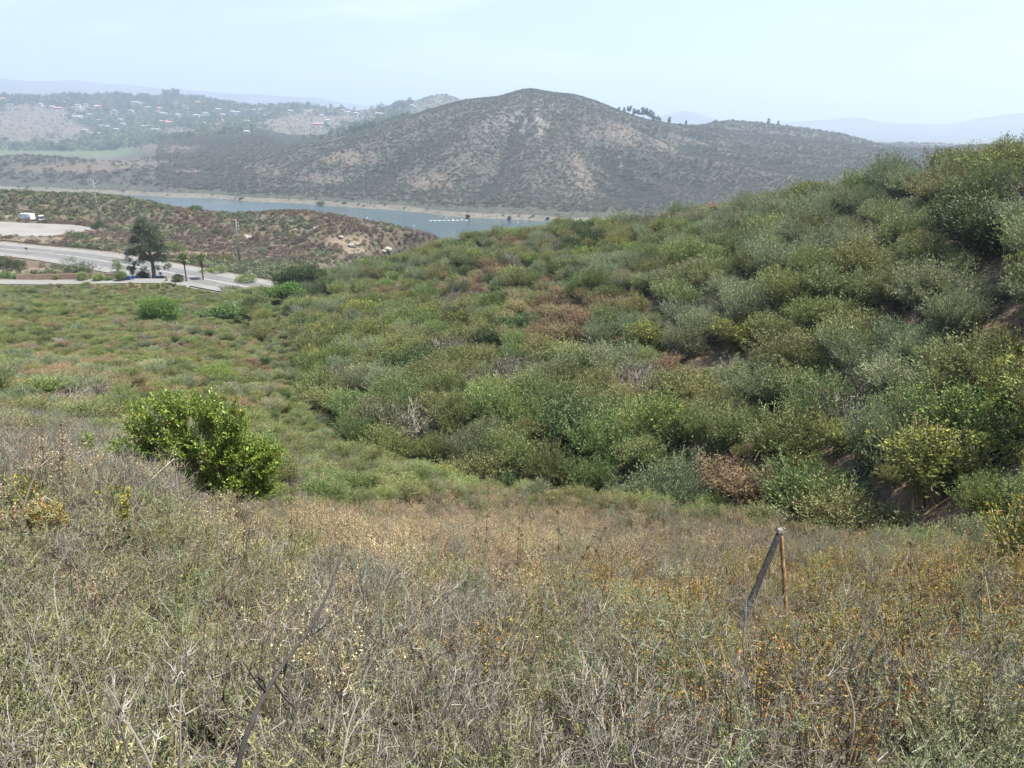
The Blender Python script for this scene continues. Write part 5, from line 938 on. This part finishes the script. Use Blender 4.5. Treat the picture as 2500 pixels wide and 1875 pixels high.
# --- guardrails
def rail(path, off, label, span=(0, None), step=2, h=.75, m=W_steel, posts=True):
    pth = path[span[0]:span[1]]; tg = np.gradient(pth[:, :2], axis=0); tg /= np.linalg.norm(tg, axis=1)[:, None]; nr = np.c_[tg[:, 1], -tg[:, 0]]; L_ = np.c_[pth[:, :2] + nr * off, pth[:, 2] + .02]; base = L_[len(L_) // 2]
    e = thing('guardrail', label, 'guardrail', base); Q = L_ - base; g = G(); v = []; 
    for i in range(len(Q)):
        for dz, dn in ((h - .32, 0), (h - .22, .06), (h - .16, 0), (h - .08, .06), (h, 0)): v.append((*(Q[i, :2] + nr[i] * dn * -1), Q[i, 2] + dz))
    f = [(5 * i + k, 5 * i + k + 1, 5 * (i + 1) + k + 1, 5 * (i + 1) + k) for i in range(len(Q) - 1) for k in range(4)]; g.add(v, f); link('rail', g.mesh('rail', m), e)
    pg = G(); pg.box((0, 0, h / 2 - .15), (.17, .17, h + .3)); pm = pg.mesh('rail_post', W_brown)
    for i in range(0, len(Q), step): link('post', pm, e, (Q[i, 0] + nr[i, 0] * .12, Q[i, 1] + nr[i, 1] * .12, Q[i, 2]))
xs_ = ROAD[:, 0]; pr_ = proj(ROAD)[0]; i0 = int(np.argmin(abs(pr_ - 520)))
W_rail = mat('dark_weathered_rail', (.10, .085, .075), .8, .2, 2)
rail(ROAD, 9.9, 'timber-posted guardrail on the near side of the road by the gully', (i0, None), 1, .8, W_rail); rail(ROAD, -9.7, 'long thin dark guardrail along the far edge of the main road', (0, None), 2, .65, W_rail)
# --- low wall, bins, signs
wl = seg_path([P(40, 679, 219), P(130, 681, 217), P(200, 681, 215), P(300, 680, 212)], 4); wl[:, 2] = gz(wl[:, 0], wl[:, 1]); e = thing('retaining_wall', 'low brown wall behind the access road', 'wall', wl[0]); M_wall = mat('brown_block_wall', (.30, .20, .14), .9, .2, 1.5, bump=.3)
for i in range(len(wl) - 1):
    a, b_ = wl[i] - wl[0], wl[i + 1] - wl[0]; c = (a + b_) / 2; L_ = np.linalg.norm(b_[:2] - a[:2]); g = G(); g.box((0, 0, .55), (L_ - .03, .25, 1.7)); o = link('wall_panel', g.mesh('wall_panel', M_wall), e, c); o.rotation_euler = (0, 0, math.atan2(b_[1] - a[1], b_[0] - a[0]))
def bin_(cx, cy, label, m=W_blue):
    h = hit(cx, cy); e = thing('wheeled_bin', label, 'bin', h, random.uniform(-.3, .3), 'blue bins beside the access road'); g = G(); g.box((0, 0, .6), (1.6, 1.0, 1.1), 0, 0, -.1); link('body', g.mesh('body', m), e); g = G(); g.box((0, -.05, 1.2), (1.8, 1.15, .1)); link('lid', g.mesh('lid', W_navy), e)
    for x in (-.6, .6): wheel(e, x, .45, .15, .1)
for cx, l_ in ((313, 'left one of the blue bins by the round green bush'), (321, 'blue bin left of centre of the row by the access road'), (334, 'blue bin just left of the black bush'), (386, 'blue bin right of the eucalyptus trunk'), (392, 'blue bin beside the tan box')): bin_(cx, 686, l_)
h = hit(405, 686); e = thing('utility_box', 'tan utility box right of the blue bins', 'box', h); g = G(); g.box((0, 0, .6), (.9, .8, 1.3)); link('body', g.mesh('body', W_tan), e); g = G(); g.box((0, 0, 1.3), (1.0, .9, .1), 0, 0, .3); link('cap', g.mesh('cap', W_tan), e)
for cx, cy, hh, m_, l_ in ((395, 686, 1.9, W_tyre, 'small dark mailbox on a post by the road right of the eucalyptus'), (68, 624, 1.9, W_brown, 'dark marker sign standing at the near road edge at left'), (148, 592, 2.0, W_orange, 'small orange sign on the verge above the main road')):
    h = hit(cx, cy); e = thing('road_sign', l_, 'sign', h); g = G(); g.cyl((0, 0, -.2), (0, 0, hh), .05, .05, 6); link('post', g.mesh('post', W_grey), e)
    g = G(); g.box((0, -.07, hh), (.75, .06, .75 if m_ is W_orange else .5)); o = link('sign_panel', g.mesh('sign_panel', m_), e)
# --- boulders
def boulder(cx, cy, r, label, group=None, m=W_rock):
    h = hit(cx, cy); bm = bmesh.new(); bmesh.ops.create_icosphere(bm, subdivisions=3, radius=1); s_ = random.random() * 50
    for v in bm.verts:
        n = .25 * float(vn(v.co.x * 1.4 + s_, v.co.y * 1.4 + v.co.z, 5)) + .12 * float(vn(v.co.x * 3 + s_, v.co.z * 3 + v.co.y, 6)); v.co *= 1 + n; v.co.z *= .62; v.co = v.co * r
    me = bpy.data.meshes.new('boulder'); bm.to_mesh(me); bm.free(); me.materials.append(m); o = link('boulder', me, loc=h + np.array([0, 0, r * .2])); o.rotation_euler = (0, 0, s_); tag(o, label, 'rock', group)
for cx, cy, r_, l_ in [(946, 612, 1.9, 'tan boulder at the right foot of the brown ridge'), (936, 616, 1.2, 'smaller tan boulder left of the large one at the ridge foot'), (610, 584, 1.5, 'pale boulder on the ridge right of the power pole'), (600, 580, 1.1, 'flat pale rock beside the boulder right of the pole'), (858, 604, 1.3, 'rock on the bare patch of the brown ridge'), (832, 582, 1.3, 'rock high on the bare patch of the ridge'), (872, 600, 1.0, 'right-hand rock on the bare ridge patch'),
                       (610, 583, .8, 'small stone below the pale ridge boulder'), (770, 560, .8, 'small pale stone on the middle of the brown ridge')]: boulder(cx, cy, r_, l_)
bk = []
p, j, i = sample_cells((rock > .3) & (KK < 24), rock, 380); g = G()
for k in range(len(p)):
    s_ = random.uniform(.8, 2.4); v = np.array([(-1, -.8, -.5), (1, -.9, -.5), (.9, 1, -.5), (-1, .8, -.5), (-.6, -.6, .7), (.7, -.5, .5), (.5, .7, .8), (-.7, .5, .6)]) * s_ * rng.uniform(.7, 1.3, (8, 3)) * .6 + p[k]; g.add(v, [(0, 1, 5, 4), (1, 2, 6, 5), (2, 3, 7, 6), (3, 0, 4, 7), (4, 5, 6, 7)])
tag(link('mountain_rocks', g.mesh('mountain_rocks', W_rock)), 'pale granite outcrops scattered high on the mountain face', 'rocks', kind='stuff')
# ------------------------------------------------------------------ lake shore trees, floats, buoys
for k, (cx, cy, w_) in enumerate([(693, 491, 7), (783, 500, 10), (843, 502, 6), (882, 504, 8), (1142, 532, 4), (1243, 536, 3), (1337, 539, 3), (1362, 544, 4), (590, 488, 5)]):
    d_ = shore(cx, cy + 1); h = P(cx, cy + 1, d_); s = PPM(h); nm = ['first', 'second', 'third', 'fourth', 'fifth', 'sixth', 'seventh', 'eighth'][k] if k < 8 else ''
    tree('shore_bush', 'dark rounded bush on the far lake edge, %s of the row from the left' % nm if nm else 'dark bush on the bank beside the orange cut', 'bush', h, 3, [(x, 0, 1.6, w_ / s * .6, 5 / s) for x in (-w_ / s * .45, w_ / s * .45)], 'dark', 600, 1.2, .6, .3, 3, group='bushes along the far lake edge')
d_ = shore(1095, 539); h = P(1095, 539, d_); s = PPM(h); e = thing('floating_dock', 'white floating dock sections in a line on the lake', 'dock', h + np.array([0, 0, .05]), .12); W_fl = mat('bright_white_float', (.6, .6, .59), .5, .04)
for k in range(9):
    x = (k - 4) * 4.6 / (s / 2.5) * .95; g = G(); g.box((x, random.uniform(-2, 2), .35), (3.4, 2.0, .5), 0, random.uniform(-.2, .2), .05); link('float', g.mesh('float', W_fl), e)
    if k in (5, 7): g = G(); g.box((x, 0, 1.1), (1.4, 1.2, 1.1), 0, 0, .25); link('cabin', g.mesh('cabin', W_fl), e)
for k, (cx, cy, l_) in enumerate([(1265, 544, 'tiny white buoy near the right end of the lake'), (1010, 552, 'tiny white buoy near the brown ridge end'), (896, 533, 'white buoy close behind the ridge crest'), (1090, 532, 'white buoy just beyond the floating dock')]):
    h = P(cx, cy, shore(cx, cy)); e = thing('buoy', l_, 'buoy', h, group='white buoys on the lake'); g = G(); g.cyl((0, 0, -.3), (0, 0, .7), .7, .7, 10); link('float', g.mesh('buoy_float', W_fl), e); g = G(); g.cyl((0, 0, .7), (0, 0, 1.5), .15, .05, 6); link('mast', g.mesh('mast', W_fl), e)
# ------------------------------------------------------------------ tall trees on the mountain's right shoulder
def far_tree_mesh(lm, sh, n=240, ll=1.6, lw=.8):
    return crown_mesh(sh, n * 2, ll, lw).mesh('crown', Lf[lm]), trunk_mesh(.75 * max(b_[2] for b_ in sh) + .2, .28, limbs=3).mesh('trunk', W_bark)
FT = [far_tree_mesh('dark', s_) for s_ in ([(0, 0, 9, 3.2, 3), (1.5, 0, 6.5, 2.6, 2.2), (-1.8, .5, 7, 2.4, 2)], [(0, 0, 8, 2.2, 4.5), (.4, 0, 4.5, 2.4, 3)], [(0, 0, 5, 4, 3), (2.5, 1, 4, 3, 2.4), (-2.5, 0, 4.2, 3, 2.6)], [(0, 0, 7, 1.5, 6)])] + [far_tree_mesh('scrub', s_) for s_ in ([(0, 0, 5.5, 3.8, 3.4), (1.8, 0, 4.2, 3, 2.5)], [(0, 0, 6.5, 3, 4), (-1.5, 0, 4, 2.6, 3)])]
def far_tree(px, d, v, hpx, label, group, name='far_tree', wide=1., at=None):
    b_ = top_at(px, d) if at is None else at; s = PPM(b_); k = hpx / s / 11.; e = thing(name, label, 'tree', b_ - np.array([0, 0, .3]), random.uniform(0, 6), group, (k * wide, k * wide, k)); link('crown', FT[v][0], e); link('trunk', FT[v][1], e); return e
def crest(px, py, dmin): 
    """ground on the skyline of that bearing beyond dmin"""
    v = ray(px, 500); h = math.hypot(v[0], v[1]); d = DS[(DS > dmin) & (DS < dmin * 1.7)]; x, y = v[0] / h * d, v[1] / h * d; z = gz(x, y); k = np.argmax(z / d); return np.array([x[k], y[k], z[k]])
for k, (px, hp, v, l_) in enumerate([(1500, 10, 0, 'leftmost ragged tree on the mountain shoulder skyline'), (1512, 14, 1, 'second ragged tree on the mountain shoulder'), (1524, 22, 0, 'tall tree left of centre in the first skyline group'), (1536, 20, 1, 'tall tree right of centre in the first skyline group'), (1545, 20, 0, 'rightmost tree of the first skyline group'), (1559, 30, 0, 'tallest tree of the shoulder skyline, left of the second group'),
                                    (1571, 27, 0, 'second tall tree of the second skyline group'), (1581, 24, 1, 'dense tree right in the second skyline group'), (1590, 20, 4, 'low end tree of the second skyline group'), (1598, 12, 3, 'slim tree just right of the skyline groups'), (1619, 18, 1, 'lone rounded tree right of the skyline groups'), (1645, 9, 2, 'low wide tree on the saddle'), (1659, 15, 3, 'slim lone tree on the saddle'), (1853, 17, 1, 'lone tree on the right ridge crest'), (1876, 14, 3, 'slim tree right of the lone ridge tree'), (1768, 12, 2, 'wide tree on the right ridge beneath its top'), (1728, 12, 2, 'wide tree at the left end of the right ridge'), (2045, 6, 2, 'low tree on the falling right ridge')]):
    far_tree(px, 0, v, hp * .82, l_, 'trees on the mountain skyline', 'skyline_tree', 1., crest(px, 0, 1300 if px < 1700 else 1500))
for px, hp in ((1018, 7), (868, 6), (838, 6)): far_tree(px, 0, 4, hp, {1018: 'lone bush high on the left mountain skyline', 868: 'bush on the lower left mountain skyline', 838: 'lowest bush on the left mountain skyline'}[px], 'bushes on the left mountain skyline', 'skyline_bush', 1.2, crest(px, 0, 1150))
# --- trees of the flood plain
for k, (px, py, hp, v) in enumerate([(14, 346, 13, 2), (45, 362, 14, 2), (55, 362, 12, 4), (88, 348, 12, 2), (101, 366, 13, 2), (108, 366, 11, 2), (118, 367, 13, 4), (130, 367, 16, 3), (138, 367, 14, 2), (147, 368, 12, 2), (155, 369, 16, 2), (166, 348, 10, 2), (76, 345, 5, 4), (107, 346, 5, 4), (215, 352, 6, 4), (262, 366, 9, 5), (280, 366, 9, 4), (330, 362, 10, 4), (345, 362, 9, 4)]):
    try: h = hit(px, py, 1700)
    except ValueError: continue
    far_tree(px, 0, v, hp * 1.1, 'dark tree on the green flood plain, %s' % (ORD[k] if k < 10 else ['eleventh', 'twelfth', 'thirteenth', 'fourteenth', 'fifteenth', 'sixteenth', 'seventeenth', 'eighteenth', 'last'][k - 10] + ' in the row'), 'trees on the flood plain', 'plain_tree', 1.15, h)
# ------------------------------------------------------------------ houses on the far hills
HW = [mat('cream_wall', (.34, .31, .27), .9, .05, .2), mat('white_wall', (.44, .43, .41), .9, .05, .2), mat('tan_wall', (.50, .42, .33), .9, .05, .2)]
HR = [mat('terracotta_roof', (.50, .22, .13), .9, .12, .3), mat('grey_roof', (.26, .26, .27), .9, .1, .3), mat('pale_roof', (.30, .29, .28), .9, .08, .3)]
def house_parts(w_, d_, h_, roof):
    g = G(); g.box((0, 0, h_ / 2 - 1), (w_, d_, h_ + 2)); wall = g
    r = G(); o = .7; rh = d_ * .22; v = [(-w_ / 2 - o, -d_ / 2 - o, h_), (w_ / 2 + o, -d_ / 2 - o, h_), (w_ / 2 + o, d_ / 2 + o, h_), (-w_ / 2 - o, d_ / 2 + o, h_), (-w_ / 2 + d_ * .35, 0, h_ + rh), (w_ / 2 - d_ * .35, 0, h_ + rh)]
    r.add(v, [(0, 1, 5, 4), (2, 3, 4, 5), (0, 3, 2, 1)]); r.add(np.array(v), [(1, 2, 5), (3, 0, 4)]); wn = []
    for x in np.linspace(-w_ * .36, w_ * .36, 4): q = G(); q.box((x, -d_ / 2 - .05, h_ * .5), (w_ * .11, .1, h_ * .42)); wn.append(q)
    return wall, r, wn
HV = []
for wv, dv, hv in ((24, 13, 5), (34, 12, 4.5), (18, 12, 6.5)):
    for ri in range(3):
        a, b_, c = house_parts(wv, dv, hv, ri); HV.append((a.mesh('wall', HW[(ri + len(HV)) % 3]), b_.mesh('roof', HR[ri]), [q.mesh('window', W_dark) for q in c]))
hs_ = []
spec = [(8, 241, 0, 1), (35, 240, 2, 0), (30, 234, 2, 2), (100, 257, 2, 2), (130, 262, 2, 0), (142, 264, 0, 1), (160, 250, 2, 0), (190, 257, 1, 0), (192, 262, 2, 0), (210, 256, 2, 2), (240, 260, 0, 1), (236, 258, 2, 0), (185, 286, 1, 1), (196, 285, 2, 0), (240, 294, 0, 1), (248, 306, 1, 1), (262, 309, 1, 0), (208, 319, 2, 2), (228, 326, 2, 1), (247, 326, 2, 0), (283, 316, 2, 2), (300, 302, 2, 0), (322, 272, 2, 2),
        (330, 250, 2, 1), (340, 252, 2, 0), (294, 292, 2, 0), (220, 279, 2, 0), (281, 271, 2, 2), (362, 262, 2, 1), (390, 264, 0, 1), (400, 277, 2, 0), (430, 252, 1, 2), (450, 259, 2, 1), (435, 281, 1, 2), (484, 249, 0, 0), (400, 296, 0, 1), (415, 298, 0, 1), (460, 299, 0, 1), (500, 302, 0, 2), (480, 283, 2, 0), (502, 275, 2, 0), (533, 267, 2, 1), (545, 281, 2, 0), (568, 273, 2, 0), (580, 274, 2, 1), (543, 294, 0, 0), (549, 299, 2, 0), (533, 304, 0, 0), (602, 296, 2, 0), (612, 289, 2, 2), (525, 325, 0, 0),
        (582, 317, 2, 2), (604, 335, 1, 2), (620, 269, 2, 2), (636, 268, 1, 2), (650, 283, 2, 2), (355, 308, 2, 1), (380, 316, 1, 1), (458, 330, 2, 1), (710, 271, 2, 0), (785, 283, 2, 2), (777, 303, 0, 1), (826, 267, 0, 1), (836, 269, 2, 0), (870, 277, 2, 2), (925, 276, 2, 1), (935, 278, 2, 0), (800, 272, 2, 2), (755, 273, 1, 2), (850, 274, 1, 0), (800, 295, 2, 2), (1007, 260, 2, 2)]
rn = ['red-tiled', 'grey-roofed', 'pale-roofed']; used = {}
ent = []
for k, (px, py, ri, si) in enumerate(spec):
    try: h = hit(px, py + 3, 2050)
    except ValueError: continue
    if np.hypot(h[0], h[1]) > 4400: continue
    ent.append((px, py, ri, si, h))
def area_of(px, py): return ('under the left hill rim' if py < 275 else 'low on the left hillside') if px < 300 else ('near the skyline below the tall trees' if py < 262 else 'mid-slope among trees' if py < 292 else 'low slope of the housing hill') if px < 700 else 'on the spur behind the mountain'
for px, py, ri, si, h in ent: used.setdefault('%s %s house %s' % ({0: 'wide', 1: 'long low', 2: 'small'}[si], rn[ri], area_of(px, py)), []).append((px, py, ri, si, h))
for key, li in used.items():
    li.sort(key=lambda t_: t_[0])
    for q, (px, py, ri, si, h) in enumerate(li):
        tx = key if len(li) == 1 else key + ', ' + (ORD[q] if q < len(li) - 1 else 'rightmost'); e = thing('house', tx, 'house', h, random.uniform(-.5, .5), 'houses on the far hills', random.uniform(.85, 1.1)); wm_, rm_, wn_ = HV[(0, 1, 2)[si] * 3 + ri]; link('wall', wm_, e); link('roof', rm_, e)
        for q_ in wn_: link('window', q_, e)
# --- trees among the houses: the ones that show largest one by one, the rest as one wood
mH = (KK > 23.6) & (KK < 26.08) & (PX > -150) & (PX < 1000)
wood = sst(-.25, .2, NZ1 + .35 * blob(350, 275, 420, 60, .4) - .9 * dirt - .5 * blob(60, 300, 150, 30, .5) - .4 * blob(720, 320, 90, 30, .5))
p, j, i = sample_cells(mH, .0022 * wood, 9000); q1, q2 = proj(p); s_ = rng.uniform(7, 16, len(p)) * np.where(GK[j] > 25.4, 1.25, 1)
nr_h = np.zeros(len(p), bool)
for *_x, h in ent:                                       # keep the view to each house open
    dh = math.hypot(h[0], h[1]); f_ = (p[:, 0] * h[0] + p[:, 1] * h[1]) / dh; lat = np.abs(p[:, 0] * h[1] - p[:, 1] * h[0]) / dh; nr_h |= (lat < 15) & (f_ < dh + 9) & (f_ > dh - 75)
kp = ~nr_h; p, q1, q2, s_ = p[kp], q1[kp], q2[kp], s_[kp]; sc_ = s_ / np.linalg.norm(p, axis=1) * ((q1 > 0) & (q1 < 1000)); o_ = np.argsort(-sc_); ib, ir_ = o_[:230], o_[230:]
scatter('hillside_trees', FART, p[ir_], np.c_[np.zeros((len(ir_), 2)), rng.uniform(0, 6, len(ir_))], np.stack([s_[ir_] * 1.1, s_[ir_] * 1.1, s_[ir_] * .85], 1), rng.integers(0, 4, len(ir_)), 'blue-green trees filling the far housing hill', 'trees')
tl = {}
for t_ in ib:
    px, py = q1[t_], q2[t_]; v = int(rng.integers(0, 6)); nmv = ['spreading', 'tall oval', 'low spreading', 'columnar', 'round', 'loose oval'][v]
    tl.setdefault('%s %s tree %s' % ('big' if s_[t_] > 14 else 'small' if s_[t_] < 11 else 'mid-sized', nmv, area_of(px, py)), []).append((px, v, p[t_], s_[t_]))
for key, li in tl.items():
    li.sort(key=lambda t_: t_[0])
    for q, (px, v, b_, sz_) in enumerate(li):
        tx = key if len(li) == 1 else key + ', ' + (ORD[q] if q < len(li) - 1 else 'rightmost'); e = thing('far_tree', tx, 'tree', b_ - np.array([0, 0, .5]), random.uniform(0, 6), 'trees on the far housing hill', float(sz_) / 11.); link('crown', FT[v][0], e); link('trunk', FT[v][1], e)
for px, hp, v, l_ in [(447, 20, 0, 'great clump tree at the top of the housing hill, left part'), (461, 26, 4, 'tallest rounded tree crowning the housing hill'), (470, 22, 0, 'right part of the great treetop clump on the hill'), (436, 13, 2, 'round-topped tree left of the great clump'), (532, 14, 1, 'pointed tree right of the skyline house'), (492, 10, 4, 'small tree behind the skyline house'), (740, 12, 1, 'dark tree left of the spur villa'), (775, 14, 1, 'dark tree beside the spur skyline'), (827, 14, 1, 'tree directly behind the red-roofed spur villa'), (845, 12, 2, 'spreading tree right of the spur villa'), (335, 15, 0, 'ragged skyline tree left of the hilltop houses'), (345, 13, 1, 'second ragged skyline tree'), (940, 8, 1, 'small tree at the foot of the cone hill'), (973, 6, 2, 'last small tree on the cone hill flank')]:
    far_tree(px, 0, v, hp, l_, 'trees on the housing hill skyline', 'skyline_tree', 1.2, crest(px, 0, 2500))
# ------------------------------------------------------------------ air
m = bpy.data.materials.new('haze'); m.use_nodes = True; t = m.node_tree; t.nodes.remove(t.nodes['Principled BSDF']); pv = nd(t, 'ShaderNodeVolumePrincipled'); pv.inputs['Color'].default_value = (.66, .79, 1., 1); pv.inputs['Density'].default_value = HAZE; pv.inputs['Anisotropy'].default_value = .25
t.links.new(pv.outputs[0], t.nodes['Material Output'].inputs['Volume'])
g = G(); zt = max(float(GZ.max()), 60) + 30; zb = float(GZ.min()) - 1.5; g.box((0, 7000, (zt + zb) / 2), (27000, 17000, zt - zb)); tag(link('haze', g.mesh('haze', m)), 'pale blue summer haze over the whole valley', kind='stuff')
print('haze top', zt, 'bottom', zb, 'road z', ROAD[::20, 2], 'lot', LOT[:, 2])
